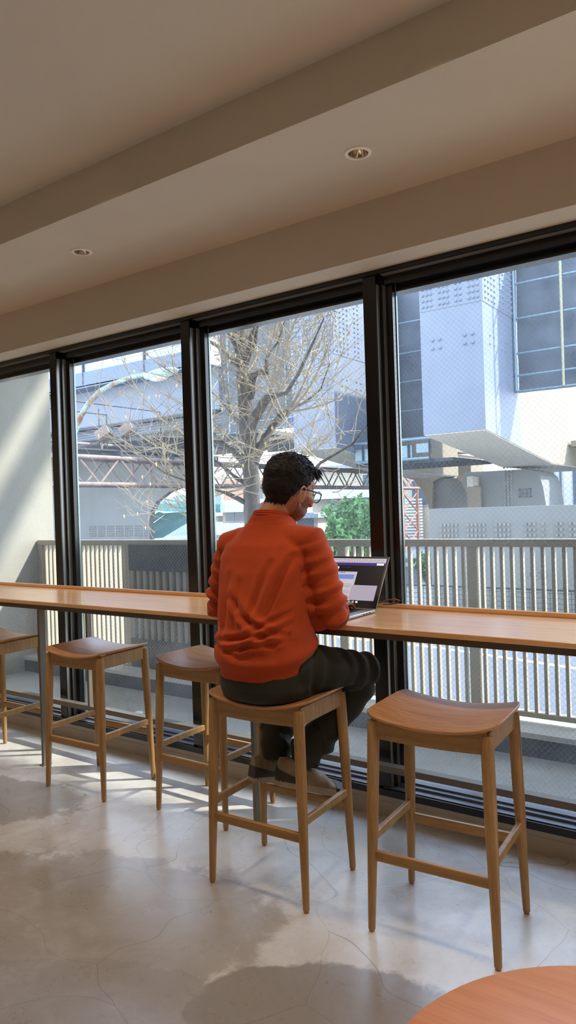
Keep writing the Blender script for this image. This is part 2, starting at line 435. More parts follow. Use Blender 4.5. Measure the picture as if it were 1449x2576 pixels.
O['darkst'] = mat('dark_steel', (54, 60, 66), 0.6, var=0.1)
O['lampg'] = mat('flaking_mint_paint', (150, 184, 178), 0.6, var=0.3, vscale=3.2, col2=(126, 74, 46))
O['mint'] = mat('mint_paint', (160, 196, 190), 0.4, var=0.03)
O['teal'] = mat('teal_footbridge_paint', (128, 196, 192), 0.6, var=0.06)
O['tealw'] = mat('white_footbridge_panel', (232, 236, 232), 0.7, var=0.03)
O['bark'] = mat('ginkgo_bark', (92, 85, 78), 0.9, var=0.3, vscale=10, bump=0.9, bscale=26, stretch=(1, 1, .22), col2=(54, 48, 44))
O['twig'] = mat('pale_twigs', (160, 146, 122), 0.7, var=0.15, vscale=3)
O['leaf'] = mat('bush_leaves', (92, 138, 66), 0.6, var=0.3, vscale=5, col2=(56, 100, 46))
O['leaf2'] = mat('dead_ginkgo_leaf', (216, 196, 138), 0.7, var=0.1)
O['blue'] = mat('blue_tape', (40, 90, 210), 0.5, var=0.05)
O['hwhite'] = mat('white_house_wall', (206, 202, 192), 0.85, var=0.04, vscale=0.4)
O['hbeige'] = mat('beige_house_wall', (188, 174, 150), 0.85, var=0.05, vscale=0.4)
O['hpeach'] = mat('peach_house_wall', (190, 148, 118), 0.85, var=0.05, vscale=0.4)
O['hgrey'] = mat('grey_house_wall', (176, 176, 172), 0.85, var=0.05, vscale=0.4)
O['win'] = mat('house_window_glass', (86, 96, 104), 0.15, var=0.1)
O['roof'] = mat('roof_sheet', (150, 156, 160), 0.6, var=0.1, vscale=1)
O['tile'] = mat('embossed_wall_tile', (138, 137, 131), 0.85, var=0.1, vscale=2)
ROAD = -1.0
# ground: terrace, kerb, pavement, road
struct(MB().box(-6.05, 3.4, 3.205, 4.12, -.06, 0.0).build('trim_3', O['conc']))            # terrace slab
struct(MB().box(-6.05, 3.4, 4.12, 4.56, -1.2, .11).build('trim_4', O['granite']))         # upstand in speckled stone
struct(MB().box(-6.05, 3.4, 4.11, 4.57, .11, .14).build('trim_5', O['curb']))             # pale coping on it
struct(MB().box(-60, 40, 4.57, 7.9, ROAD - .3, ROAD + .12).build('pavement', O['pave']))
struct(MB().box(-60, 40, 7.9, 70, ROAD - .3, ROAD).build('road', O['asphalt']))
ln = MB()
ln.add([at(-.62, -.2115, 11.60), at(-.4455, -.2144, 11.446), at(-.2485, -.2256, 10.878), at(-.1, -.236, 10.40),
        at(-.1, -.233, 10.53), at(-.2485, -.2225, 11.03), at(-.4455, -.2118, 11.59), at(-.62, -.209, 11.74)], [(0, 1, 6, 7), (1, 2, 5, 6), (2, 3, 4, 5)])
for i, v in enumerate(ln.v): ln.v[i] = (v[0], v[1], ROAD + .004)
struct(ln.build('road_line', O['paint'], fix=False))
struct(MB().box(-14, 10, 12.6, 15.2, ROAD, ROAD + .16).build('trim_6', O['curb']))
# terrace side wall and facade; right wall and slabs above are added for shade
struct(MB().box(-6.35, -6.05, 3.21, 4.50, -1.2, 8.25).build('wall_terrace_left', O['sidewall']))
struct(MB().box(.55, .85, 3.21, 4.62, -1.2, 8.25).build('shade_wall_right', O['sidewall']))  # unseen wall, added to keep sun off the right part of the floor
struct(MB().box(-12, 6, 3.1, 8.0, 8.25, 8.6).build('sun_block_slab', O['sidewall']))          # unseen slab, added so its edge shades the left side wall
struct(MB().box(-12, 6, 8.18, 8.42, 8.02, 8.26).box(-12, -11.8, 7.9, 8.42, 8.26, 8.6).box(5.8, 6, 7.9, 8.42, 8.26, 8.6).build('sun_block_bar', O['alu']))   # unseen bar, added to cast the dark streak on that wall
struct(MB().box(-12, 6, 3.1, 3.35, 3.2, 8.25).build('wall_facade', O['sidewall']))

# railing
rl = empty('terrace_railing', (0, 4.33, .14), 0, 'beige metal railing of upright bars along the outer edge of the terrace', 'railing')
def rel(mb, o): return mb
RY0, RY1 = -.022, .022
GX0, GX1 = -4.745, -3.60
def seg(x0, x1, nm, z0, z1, ya=RY0, yb=RY1, m='alu'):
    return MB().box(x0, x1, ya, yb, z0, z1).build(nm, O[m], rl, bevel=.003)
seg(-6.04, .54, 'top_rail', 1.045, 1.092, -.034, .034)
seg(-6.04, GX0 - .07, 'bottom_rail', .03, .062); seg(GX1, .54, 'bottom_rail', .03, .062)
posts = [-6.01, -4.785, -3.56, -3.22 + .0, -1.67, -.12]
posts = [-6.01, -4.785, -3.56, -2.61, -1.67, -.12]
for x in posts:
    seg(x - .031, x + .031, 'post', 0, 1.045, -.03, .03)
    MB().box(x - .055, x + .055, -.055, .055, 0, .012).build('base_plate', O['alu'], rl)
x = -5.955; bars = []
while x < .5:
    if min(abs(x - p) for p in posts) > .045 and not (GX0 - .03 < x < GX1 + .03): bars.append(x)
    x += .0612
for q, x in enumerate(bars[-99:]):
    MB().box(x - .0095, x + .0095, -.017, .017, .062, 1.045).build('baluster', O['alu'], rl)
if len(bars) > 99:
    mb = MB()
    for x in bars[:-99]: mb.box(x - .0095, x + .0095, -.017, .017, .062, 1.045)
    tag(mb.build('far_balusters', O['alu'], rl), kind='stuff')
# stone clad planter standing in the railing line
pl = empty('stone_planter', (0, 4.28, .14), 0, 'dark speckled stone panel with pale slats below, set in the railing behind the second pane', 'planter')
MB().box(GX0, GX1, 0, .10, .83, 1.055).build('upper_panel', O['granite'], pl, bevel=.004)
MB().box(GX0, GX1, 0, .10, 0, .25).build('lower_panel', O['granite'], pl, bevel=.004)
MB().box(GX0, GX1, .06, .10, .25, .83).build('back_panel', mat('slat_gap', (96, 94, 88), .8), pl)
n = 15
for k in range(n):
    x = GX0 + .03 + k * (GX1 - GX0 - .06) / (n - 1)
    MB().box(x - .017, x + .017, .005, .06, .22, .84).build('slat', O['sidewall'], pl)
c = MB().tube([(0, 0, 0), (0, 0, .004), (0, 0, .022), (0, 0, .026)], [.03, .032, .032, .028], 24).build('drain_cap', M['white'], smooth=True)
c.location = (-3.93, 3.60, 0); tag(c, 'small white round cap lying on the terrace floor', 'cap')

# ------------------------------------------------------------------ expressway
def ptube(mb, a, b, r, n=8): mb.tube([a, b], r, n); return mb
YG = 20.0
gd = empty('expressway_girder', (-26, YG, 4.6), 0, 'long grey-blue steel girder of the elevated expressway seen through the second pane', 'viaduct')
def gp(name, x0, x1, y0, y1, z0, z1, m):
    return MB().box(x0 + 26, x1 + 26, y0 - YG, y1 - YG, z0 - 4.6, z1 - 4.6).build(name, O[m], gd)
XG0, XG1 = -40, -17.6
gp('parapet', XG0, XG1, YG - .2, YG + .1, 6.85, 7.45, 'steel2')
gp('web', XG0, XG1, YG + .6, YG + .9, 5.25, 6.85, 'steel')
gp('deck_edge', XG0, XG1, YG - .2, YG + .9, 6.80, 6.9, 'steel2')
gp('lower_flange', XG0, XG1, YG + .35, YG + 1.0, 5.14, 5.25, 'darkst')
gp('haunch', XG0, XG1, YG + .75, YG + 1.1, 4.72, 5.14, 'steel')
for k in range(4): gp('pipe_run', XG0, XG1, YG + .68, YG + .74, 4.76 + k * .1, 4.785 + k * .1, 'steel2')
gp('soffit', XG0, XG1, YG + 1.1, YG + 10, 4.55, 4.72, 'deck')
nb = MB()
gp('noise_barrier', XG0, XG1, YG - .12, YG - .06, 7.45, 10.2, 'barrier')
for x in (-33.0, -28.9, -24.35, -20.7): gp('barrier_post', x - .03, x + .03, YG - .22, YG - .12, 6.95, 10.2, 'darkst')
MB().tube([(8.0, -.5, 1.75), (8.3, -.5, 1.75)], .16, 12).box(7.9, 8.5, -.5, -.2, 1.95, 2.02).build('bracket', O['darkst'], gd)

def bolts(mb, P0, ex, ez, nx, nz, w, h, nrm, r, skip=None):
    for i in range(nx):
        for j in range(nz):
            if skip and skip(i, j): continue
            c = P0 + ex * (w * i / (nx - 1)) + ez * (h * j / (nz - 1))
            u = ex; vv = ez; vs = []
            for (rr, hh) in ((r, 0), (r * .85, r * .55), (r * .35, r * .9)):
                for k in range(6): vs.append(c + u * (rr * cos(k * pi / 3)) + vv * (rr * sin(k * pi / 3)) + nrm * hh)
            vs.append(c + nrm * r * .95)
            fs = []
            for q in range(2):
                for k in range(6):
                    a = q * 6 + k; b = q * 6 + (k + 1) % 6; fs.append((a, b, b + 6, a + 6))
            for k in range(6): fs.append((12 + k, 12 + (k + 1) % 6, 18))
            mb.add(vs, fs)
ex, ey, ez = Vector((1, 0, 0)), Vector((0, 1, 0)), Vector((0, 0, 1))
def arm(label, x0, x1, y0, y1, zb, zt, zplate, zclus):
    """steel cross-beam end: box whose underside slopes down to its column"""
    t = empty('crossbeam', ((x0 + x1) / 2, y0, zb), 0, label, 'crossbeam', 'steel crossbeam ends of the expressway piers')
    ox, oy, oz = t.location
    D_ = y1 - y0
    MB().prism([(0, 0), (2.9, -.32), (2.9, zt - zb), (0, zt - zb)], 0, x0 - ox, x1 - ox).build('beam', O['steel'], t)
    MB().prism([(2.9, -.32), (6.0, -.66), (D_, -.70), (D_, zt - zb), (2.9, zt - zb)], 0, x0 - ox, x1 - ox).build('root', O['concb'], t)  # rear of the beam; beige of sun and scaffold shade put into its colour
    MB().prism([(.02, -.02), (2.9, -.345), (6.0, -.685), (D_, -.725), (D_, -.701), (6.0, -.661), (2.9, -.321), (.02, -.001)], 0, x0 - ox + .02, x1 - ox - .02).build('bounce_tone_plate', O['soffit_bounce'], t)  # added sheet; bounce light on the beam's underside put into its colour
    MB().box(x0 - ox + .0, x1 - ox - .0, -.012, 0, zplate - oz, zt - oz).build('end_splice_plate', O['steel'], t)
    MB().box(x1 - ox, x1 - ox + .012, 0.02, y1 - y0, zplate - oz - .0, zt - oz).build('side_splice_plate', O['steel'], t)
    W_ = x1 - x0
    mb = MB(); bolts(mb, Vector((x0 - ox + .1, -.012, zplate - oz + .12)), ex, ez, 14, 12, W_ - .2, 1.7, -ey, .044, lambda i, j: i in (2, 6, 7, 11) and False or i in (3, 7, 10))
    tag(mb.build('bolt_pattern', O['steel'], t), kind='stuff')
    mb = MB(); bolts(mb, Vector((x1 - ox + .012, .2, zplate - oz + .12)), ey, ez, 11, 12, 2.3, 1.7, ex, .038, lambda i, j: i in (4, 7))
    tag(mb.build('side_bolt_pattern', O['steel'], t), kind='stuff')
    mb = MB()
    for f in (.20, .72):
        bolts(mb, Vector((x0 - ox + W_ * f, 0, zclus - oz)), ex, ez, 2, 2, W_ * .12, .22, -ey, .052)
    mb.build('bolt_cluster', O['steel'], t)
    mb = MB()
    for q in (.5, 1.4): bolts(mb, Vector((x1 - ox, q, zclus - oz)), ey, ez, 2, 2, .3, .22, ex, .035)
    mb.build('side_bolt_cluster', O['steel'], t)
    return t
arm('large pale steel crossbeam end with bolt plate in the right-hand pane', -8.22, -6.50, 18.0, 30.0, 3.335, 9.0, 6.62, 5.60)
arm('pale steel crossbeam end half hidden by the tree branches in the middle pane', -13.30, -11.72, 19.2, 29.0, 3.335, 9.2, 6.25, 5.30)

# scaffold with tarpaulins: three bays
def scaffold(label, x0, x1, y, z0, zt, ledgers, stands, yel=(), sheet=True, dz=0.0):
    t = empty('scaffold', (x0, y, z0), 0, label, 'scaffold', 'sheeted scaffolds under the expressway')
    if sheet:
        nx, nz = max(8, int((x1 - x0) * 5)), 26; vs = []; fs = []
        for i in range(nx + 1):
            for j in range(nz + 1):
                X = (x1 - x0) * i / nx; Z = (zt - z0) * j / nz
                vs.append((X, .35 + .10 * noise.noise(Vector((X * 1.3 + x0, Z * 1.1, y))) + .05 * noise.noise(Vector((X * 4 + Z * 2, Z * 3, 3))), Z))
        for i in range(nx):
            for j in range(nz):
                a = i * (nz + 1) + j; fs.append((a, a + nz + 1, a + nz + 2, a + 1))
        MB().add(vs, fs).build('tarpaulin', O['tarp'], t, smooth=True)
    for z in ledgers: ptube(MB(), (0, 0, z - z0), (x1 - x0, 0, z - z0), .032).build('ledger', O['pipe'], t, smooth=True)
    for x in stands: ptube(MB(), (x - x0, -.06, -.0), (x - x0, -.06, zt - z0), .038).build('standard', O['pipey'] if x in yel else O['pipe'], t, smooth=True)
    return t
scaffold('sheeted scaffold with a yellow upright at the upper right', -6.48, -4.25, 20.4, 4.56, 9.2, [4.56, 5.0, 5.62, 6.60, 7.58, 8.5], [-6.43, -5.15, -4.4], (-5.15,))
scaffold('sheeted scaffold between the two crossbeam ends', -11.66, -9.9, 23.2, 3.81, 10.2, [3.81, 4.77, 5.79, 6.8, 7.87], [-11.5])
scaffold('sheeted scaffold behind the tree trunk', -17.6, -13.4, 20.4, 4.3, 10.5, [4.3, 4.62, 5.4, 6.3, 7.25, 8.2], [-16.9, -14.35, -13.95, -13.6])
dk = empty('scaffold_platform', (-11.7, 20.4, 2.75), 0, 'dark netted scaffold platform hanging below the right-hand crossbeam', 'scaffold')
MB().box(0, 3.3, 0, 3.4, .0, .10).build('netting', O['darkst'], dk)
MB().box(0, 2.0, -.05, .05, .18, .55).box(2.15, 2.6, -.05, .05, .30, .58).build('toe_board', O['pipe'], dk)
ptube(MB(), (0, -.1, .12), (2.6, -.1, .12), .05).build('rail', O['pipe'], dk); ptube(MB(), (0, -.1, .72), (3.4, -.1, .72), .05).build('rail', O['pipe'], dk)
for x in (.3, 1.1, 1.9, 2.6): ptube(MB(), (x, -.1, .0), (x, -.1, .75), .03).build('hanger', O['darkst'], dk)
tp = MB().box(0, .05, 0, .02, 0, .3).build('blue_tape', O['blue']); tp.location = (-13.36, 19.15, 4.15); tag(tp, 'strip of blue tape on the left edge of the middle crossbeam', 'tape')
ds = empty('deck_soffit', (-17.6, 20.8, 3.4), 0, 'brown planked underside of the deck behind the bare tree', 'viaduct')
MB().box(0, 4.2, 0, 14, .55, .65).build('planking', mat('brown_plank', (150, 128, 104), .85, var=.3, vscale=3, stretch=(.2, 4, 1)), ds)
for k in range(5): MB().box(0, 4.2, .3 + k * 1.2, .45 + k * 1.2, .40, .55).build('joist', O['deck'], ds)
ds2 = MB().box(-6.4, 10, 26, 41.8, 3.3, 3.5).build('deck_soffit', O['concb']); tag(ds2, 'beige concrete underside of the expressway deck at the right', 'viaduct')

# concrete piers under the deck
pr = empty('concrete_pier', (-8.0, 24.2, ROAD), 0, 'grey concrete pier with a vertical strip of embossed tiles and a small plaque', 'pier')
ox, oy, oz = pr.location
pp = [at(-.392, -.10, 24.2), at(-.392, .020, 24.2), at(-.395, .0450, 24.2), at(-.31, .0450, 24.2), at(-.296, .042, 24.2), at(-.288, .034, 24.2), at(-.284, .018, 24.2), at(-.281, -.005, 24.2), at(-.281, -.10, 24.2)]
MB().prism([(p.x - ox, p.z - oz) for p in pp], 1, 0, 2.2).build('shaft', O['concg'], pr)
mb = MB()
for j in range(17):
    for i in range(3):
        x = (-.338 + i * .0048) * 24.2 - ox; z = CAMZ + (.047 - j * .0052) * 24.2 - oz
        mb.box(x, x + .075, -.045, 0, z, z + .075)
mb.build('embossed_tiles', O['tile'], pr)
x0 = -.3165 * 24.2 - ox; z0 = CAMZ + .006 * 24.2 - oz
mb = MB().box(x0, x0 + .40, -.03, 0, z0, z0 + .03).box(x0, x0 + .40, -.03, 0, z0 + .27, z0 + .30).box(x0, x0 + .03, -.03, 0, z0, z0 + .3).box(x0 + .37, x0 + .40, -.03, 0, z0, z0 + .3).box(x0 + .1, x0 + .13, -.03, 0, z0 + .03, z0 + .27).box(x0 + .03, x0 + .37, -.03, 0, z0 + .13, z0 + .155).box(x0 + .24, x0 + .265, -.03, 0, z0 + .03, z0 + .27)
mb.build('plaque', O['deck'], pr)
bx = empty('junction_box', (-.386 * 24.0, 23.9, CAMZ + .024 * 24), 0, 'small white junction box on a pale duct under the viaduct', 'box')
MB().box(-.10, .12, 0, .2, 0, .36).build('box', O['hwhite'], bx, bevel=.01); MB().box(.12, .26, .02, .2, .02, .33).build('side_box', O['hbeige'], bx)
MB().box(-.14, .32, .1, .25, -1.05, .0).build('duct', O['concb'], bx); MB().box(-.14, .32, .02, .25, -1.07, -1.05).build('duct_foot', O['hwhite'], bx)
p2_ = empty('concrete_pier', (-13.2, 30, ROAD), 0, 'beige flared concrete pier beyond the scaffold platform', 'pier')
ox, oy, oz = p2_.location
Y2 = 30
pp = [at(-.449, -.09, Y2), at(-.449, -.02, Y2), at(-.453, .0, Y2), at(-.462, .022, Y2), at(-.475, .038, Y2), at(-.50, .046, Y2), at(-.50, .062, Y2), at(-.385, .062, Y2), at(-.385, -.004, Y2), at(-.391, .012, Y2), at(-.399, .030, Y2), at(-.408, .040, Y2), at(-.425, .043, Y2), at(-.444, .034, Y2), at(-.4465, .0, Y2), at(-.4465, -.09, Y2)]
MB().prism([(p.x - ox, p.z - oz) for p in pp], 1, 0, 1.5).build('flare', O['concb'], p2_)
MB().box(-.4475 * Y2 - ox, -.383 * Y2 - ox, .3, 1.4, 0, 3.6).build('shaft', O['concg'], p2_)
# road-side barrier wall with embossed tiles
bw = empty('barrier_wall', (-6.77, 15.0, ROAD), 0, 'low grey concrete wall with a band of embossed tiles behind the railing at the right', 'wall')
MB().box(0, 8.5, 0, .4, 0, 2.36).build('wall', O['concg'], bw)
mb = MB()
for g_ in range(9):
    for i in range(5):
        for j in range(4):
            x = .25 + g_ * .62 + i * .088; z = 1.62 + j * .115
            if (g_ + i) % 7 == 6: continue
            mb.box(x, x + .05, -.03, 0, z, z + .055)
mb.build('embossed_tiles', O['tile'], bw)
num = empty('number_plate', (-4.62, 14.98, .08), 0, 'faint white numbers painted on the grey barrier wall', 'number')
for ch_i, ch in enumerate('0513'):
    cu = bpy.data.curves.new('digit', 'FONT'); cu.body = ch; cu.size = .22; cu.extrude = .003
    cu.materials.append(O['tile']); o0 = bpy.data.objects.new('digit', cu); COL.objects.link(o0); bpy.context.view_layer.update()
    o = bpy.data.objects.new('digit', bpy.data.meshes.new_from_object(o0.evaluated_get(bpy.context.evaluated_depsgraph_get()))); bpy.data.objects.remove(o0); COL.objects.link(o); o.parent = num; o.location = (ch_i * .15, 0, -.2); o.rotation_euler = (pi / 2, 0, 0)
gw = empty('abutment_wall', (-30, 24.0, ROAD), 0, 'broad grey pier wall behind the brown gantry in the second pane', 'wall')
Yg = 24.0; ox, oy, oz = gw.location
pp = [at(-1.5, -.102, Yg), at(-1.043, -.102, Yg), at(-1.046, -.02, Yg), at(-1.040, .004, Yg), at(-1.025, .022, Yg), at(-.99, .040, Yg), at(-.94, .052, Yg), at(-.90, .12, Yg), at(-1.5, .13, Yg)]
MB().prism([(p.x - ox, p.z - oz) for p in pp], 1, 0, .3).build('wall', O['concg'], gw)
mb = MB()
for i in range(38):
    for j in range(5):
        if i % 6 == 5: continue
        x = (-1.225 + i * .0046) * Yg - ox; z = CAMZ + (-.044 + j * .0048) * Yg - oz
        mb.box(x, x + .06, -.04, 0, z, z + .06)
mb.build('embossed_tiles', O['tile'], gw)
# guard fence of mesh beyond the road, and white guard pipes
gf = empty('mesh_fence', (-7.2, 12.9, ROAD + .16), 0, 'low welded mesh fence in front of the grey wall across the road', 'fence')
mb = MB()
for k in range(70): ptube(mb, (k * .12, 0, 0), (k * .12, 0, .72), .006, 5)
for k in range(8): ptube(mb, (0, 0, .05 + k * .09), (8.4, 0, .05 + k * .09), .005, 5)
mb.build('mesh', O['darkst'], gf)
ptube(MB(), (0, 0, .74), (8.4, 0, .74), .02).build('top_wire', O['darkst'], gf)
for k in range(5): ptube(MB(), (.2 + k * 2, 0, 0), (.2 + k * 2, 0, .78), .025).build('post', O['darkst'], gf)
gr = empty('guard_pipes', (-9.0, 14.2, ROAD), 0, 'white guard pipes beside the road at the left of the right-hand pane', 'guard rail')
for z in (.28, .5, .72, .94):
    MB().tube([(0, 0, z), (1.9, 0, z)], .045, 10).build('pipe', O['hwhite'], gr, smooth=True)
for x in (.2, 1.7): ptube(MB(), (x, .06, 0), (x, .06, 1.0), .05).build('post', O['hwhite'], gr)

# ------------------------------------------------------------------ sign gantry across the road
GX = -17.5
gt = empty('sign_gantry', (GX, 14.0, ROAD), 0, 'brown lattice sign gantry spanning the road behind the branches', 'gantry')
def gq(y, z, dx=0): return (dx, y - 14.0, z - ROAD)
zb, zt_ = 2.37, 3.16
for dx in (0, .7):
    for z, r in ((zb, .07), (zt_, .07)):
        ptube(MB(), gq(12.5, z, dx), gq(37.4, z, dx), r, 10).build('chord', O['rust'], gt, smooth=True)
    mb_i = 0; y = 12.6
    while y < 36.8:
        y2 = y + .78
        a, b = (zb, zt_) if mb_i % 2 == 0 else (zt_, zb)
        ptube(MB(), gq(y, a, dx), gq(y2, b, dx), .032, 6).build('lattice', O['rust'], gt); mb_i += 1; y = y2
for y in (16.1, 16.9, 17.6): ptube(MB(), gq(y, zb), gq(y, zt_), .04, 6).build('upright', O['rust'], gt)
for y in (12.7, 15.0, 17.2, 19.4): MB().box(-.05, .75, y - 14.05, y - 13.95, zt_ - ROAD, zt_ - ROAD + .25).build('crosspiece', O['darkst'], gt)
ptube(MB(), gq(12.5, 3.62, 0), gq(17.4, 3.62, 0), .045, 8).build('walkway_rail', O['rust'], gt)
MB().box(-.02, .6, -1.5, 5.2, zt_ - ROAD + .22, zt_ - ROAD + .27).build('walkway', O['darkst'], gt)
mb = MB()
for z, y1 in ((4.85, 17.3), (4.55, 15.0)):
    ptube(mb, gq(12.5, z, .1), gq(y1, z, .1), .022, 6); ptube(mb, gq(y1, z, .1), gq(y1, 3.5, .1), .022, 6)
for y in (13.05, 14.7): ptube(mb, gq(y, 3.5, .1), gq(y, 4.7, .1), .018, 6)
mb.build('handrail', O['darkst'], gt)
mb = MB()
ptube(mb, gq(37.2, ROAD, .0), gq(37.2, 3.4, 0), .09, 8); ptube(mb, gq(35.4, ROAD, 0), gq(35.4, 3.4, 0), .09, 8)
for k in range(4):
    ptube(mb, gq(35.4, ROAD + k * 1.05, 0), gq(37.2, ROAD + 1.05 + k * 1.05, 0), .04, 6); ptube(mb, gq(37.2, ROAD + k * 1.05, 0), gq(35.4, ROAD + 1.05 + k * 1.05, 0), .04, 6)
mb.build('tower', O['rust2'], gt)
for i, (y, lab) in enumerate(((14.7, 'square floodlight on the gantry, the left one of the pair'), (15.65, 'square floodlight on the gantry, the right one of the pair'))):
    f = empty('floodlight', (GX + .2, y, 3.82 + (y - 14.7) * .2), 0, lab, 'floodlight', 'floodlights on the gantry')
    R_ = Matrix.Rotation(radians(-38), 4, 'Y') @ Matrix.Rotation(radians(25), 4, 'Z')
    MB().box(-.10, .35, -.17, .17, -.12, .20, R_).build('housing', O['rust'], f, bevel=.02); MB().box(.352, .37, -.13, .13, -.09, .15, R_).build('lens', O['win'], f)
    ptube(MB(), (0, 0, -.5), (0, 0, -.08), .03).build('bracket', O['rust'], f)

# ------------------------------------------------------------------ street lamp
lp = empty('street_lamp', at(-1.292, 0, 10.4) - Vector((0, 0, CAMZ - ROAD - .12)), 0, 'curved street lamp arm with flaking mint paint and a pale lamp head', 'street lamp')
L0 = lp.location
arm_pts = [(-1.292, -.23), (-1.290, .10), (-1.272, .165), (-1.2396, .213), (-1.212, .237), (-1.179, .2565), (-1.13, .268), (-1.0827, .2735), (-1.045, .2735)]
MB().tube([at(a, b, 10.4) - L0 for a, b in arm_pts], [.09, .07, .06, .062, .06, .055, .05, .045, .045], 14).build('arm', O['lampg'], lp, smooth=True)
MB().ell(at(-1.0, .2695, 10.4) - L0, (.48, .15, .10), Matrix.Rotation(radians(-2), 4, 'Y')).build('lamp_head', O['mint'], lp, smooth=True)
MB().ell(at(-1.005, .2615, 10.4) - L0, (.24, .12, .06)).build('diffuser', O['hwhite'], lp, smooth=True)

# ------------------------------------------------------------------ teal footbridge with stair
fb = empty('footbridge', (-32, 32, ROAD), 0, 'teal and white footbridge with a stair beyond the grey pier wall', 'footbridge')
ox, oy, oz = fb.location; Yf = 32
def fq(poly, y0, y1, nm, m): MB().prism([((a * Yf) - ox, CAMZ + b * Yf - oz) for a, b in poly], 1, y0, y1).build(nm, O[m], fb)
fq([(-1.045, .0055), (-.86, -.002), (-.86, .013), (-1.025, .0195)], 0, .4, 'girder', 'teal')
fq([(-1.02, .0195), (-.86, .013), (-.86, .032), (-.955, .035), (-1.0, .028)], .1, .3, 'parapet', 'tealw')
fq([(-1.047, -.045), (-1.035, -.045), (-.94, .0), (-.955, .003), (-1.045, -.034)], -2.0, -1.8, 'stair_stringer', 'teal')
fq([(-1.0, -.047), (-.93, -.018), (-.87, .0), (-.90, .002), (-.94, .0), (-1.03, -.045)], -1.8, -.3, 'stair_flight', 'teal')
fq([(-1.050, -.045), (-.93, -.045), (-.93, .005), (-1.050, .006)], 1.5, 1.8, 'white_panel', 'tealw')
for k in range(24):
    u = k / 23; a = -1.043 + u * .10; b = -.032 + u * .033
    ptube(MB(), ((a * Yf) - ox, -2.0, CAMZ + b * Yf - oz), ((a * Yf) - ox, -2.0, CAMZ + (b + .012) * Yf - oz), .018, 5).build('handrail_bar', O['teal'], fb)
ptube(MB(), ((-1.045 * Yf) - ox, -2, CAMZ - .020 * Yf - oz), ((-.945 * Yf) - ox, -2, CAMZ + .013 * Yf - oz), .03, 6).build('handrail', O['teal'], fb)

# ------------------------------------------------------------------ houses across the road
def house(name, label, tx0, tx1, Y, z1, m, wins=(), roof=None, depth=8, z0=ROAD, band=()):
    t = empty(name, (tx0 * Y, Y, z0), 0, label, 'building', 'houses across the road')
    Wd = (tx1 - tx0) * Y
    MB().box(0, Wd, 0, depth, 0, z1 - z0).build('walls', O[m], t)
    if roof: MB().box(-.3, Wd + .3, -.4, depth, z1 - z0, z1 - z0 + .25).build('roof', O[roof], t)
    for (a, b, w_, h) in wins:
        x = (a - tx0) * Y; z = CAMZ + b * Y - z0
        f = MB().box(x - .06, x + w_ + .06, -.05, .02, z - .06, z + h + .06).build('window', O['hgrey'], t)
        MB().box(x, x + w_, -.06, -.04, z, z + h).build('pane', O['win'], f)
    for (b, h, mm) in band: MB().box(0, Wd, -.9, 0, CAMZ + b * Y - z0, CAMZ + b * Y - z0 + h).build('balcony', O[mm], t)
    return t
house('apartment_house', 'white apartment house with balconies left of the tree trunk', -.93, -.80, 46, 3.2, 'hwhite', [(-.865, -.025, 1.6, 1.3)], 'roof', band=((-.008, .8, 'hwhite'), (-.038, .9, 'hwhite')))
house('peach_house', 'peach coloured house front behind the tree trunk', -.855, -.735, 43, 3.9, 'hpeach', [(-.848, -.018, .9, .8), (-.825, -.018, 1.0, .8), (-.75, .02, .8, .8), (-.78, .02, .8, .8)], None, depth=1.9, band=((-.002, .9, 'hwhite'), (-.042, .9, 'hwhite')))
house('beige_house', 'beige two-storey house above the green bush', -.66, -.52, 44, 4.2, 'hbeige', [(-.596, .002, .9, 1.1), (-.566, .004, .9, 1.0), (-.562, .030, .9, .9), (-.63, .0, .9, 1.0)], 'roof', band=((.0145, .7, 'hwhite'),))
house('grey_shed', 'low grey roofed house right of the seated man', -.735, -.65, 36, .9, 'hbeige', [(-.69, -.03, 1.2, .8)], 'roof', depth=6)
house('louvred_house', 'house with white louvred walls seen past the brown tower', -.52, -.44, 41, 4.6, 'hbeige', [(-.478, .0, 1.0, 1.5)], 'roof')
house('pale_building', 'pale building glimpsed between piers at the right edge', -.30, -.12, 42, 6.6, 'hwhite', [(-.262, -.01, .12, 4.0), (-.272, -.01, .12, 4.0), (-.245, -.01, .5, 4.0)], None, depth=4)
lv = MB()
for k in range(14): lv.box(-.497 * 40.6, -.462 * 40.6, 40.3, 40.6, -.6 + k * .18, -.5 + k * .18)
o = lv.build('louvre_screen', O['hwhite']); tag(o, 'white louvred screen in front of the house by the brown tower', 'screen')

# ------------------------------------------------------------------ vegetation
def bush(name, label, c, r, n, sz=.16):
    t = empty(name, (c[0], c[1], ROAD), 0, label, 'bush'); mb = MB(); rnd = random.Random(3)
    for _ in range(n):
        d = Vector((rnd.gauss(0, 1), rnd.gauss(0, 1), rnd.gauss(0, 1))).normalized(); q = rnd.random() ** .35
        q *= .80 + .55 * noise.noise(d * 2.6 + Vector((5, c[0], 0)))
        p = Vector((d.x * r[0] * q, d.y * r[1] * q, d.z * r[2] * q + c[2] - ROAD))
        if p.z < .1: continue
        u = Vector((rnd.gauss(0, 1), rnd.gauss(0, 1), rnd.gauss(0, 1))).normalized(); w = u.orthogonal().normalized(); s = sz * rnd.uniform(.6, 1.2)
        mb.add([p - u * s, p + w * s * .45, p + u * s, p - w * s * .45], [(0, 1, 2, 3)])
    mb.build('foliage', O['leaf'], t, fix=False)
    mb = MB(); 
    for k in range(5): mb.tube([(0, 0, 0), (.3 * cos(k * 1.3), .3 * sin(k * 1.3), c[2] - ROAD - .2)], [.08, .03], 6)
    mb.build('stems', O['bark'], t)
bush('garden_bush', 'green bushy shrub beyond the road, right of the man', (-.580 * 17.5, 17.5, .70), (.98, .9, 1.15), 7500, .085)
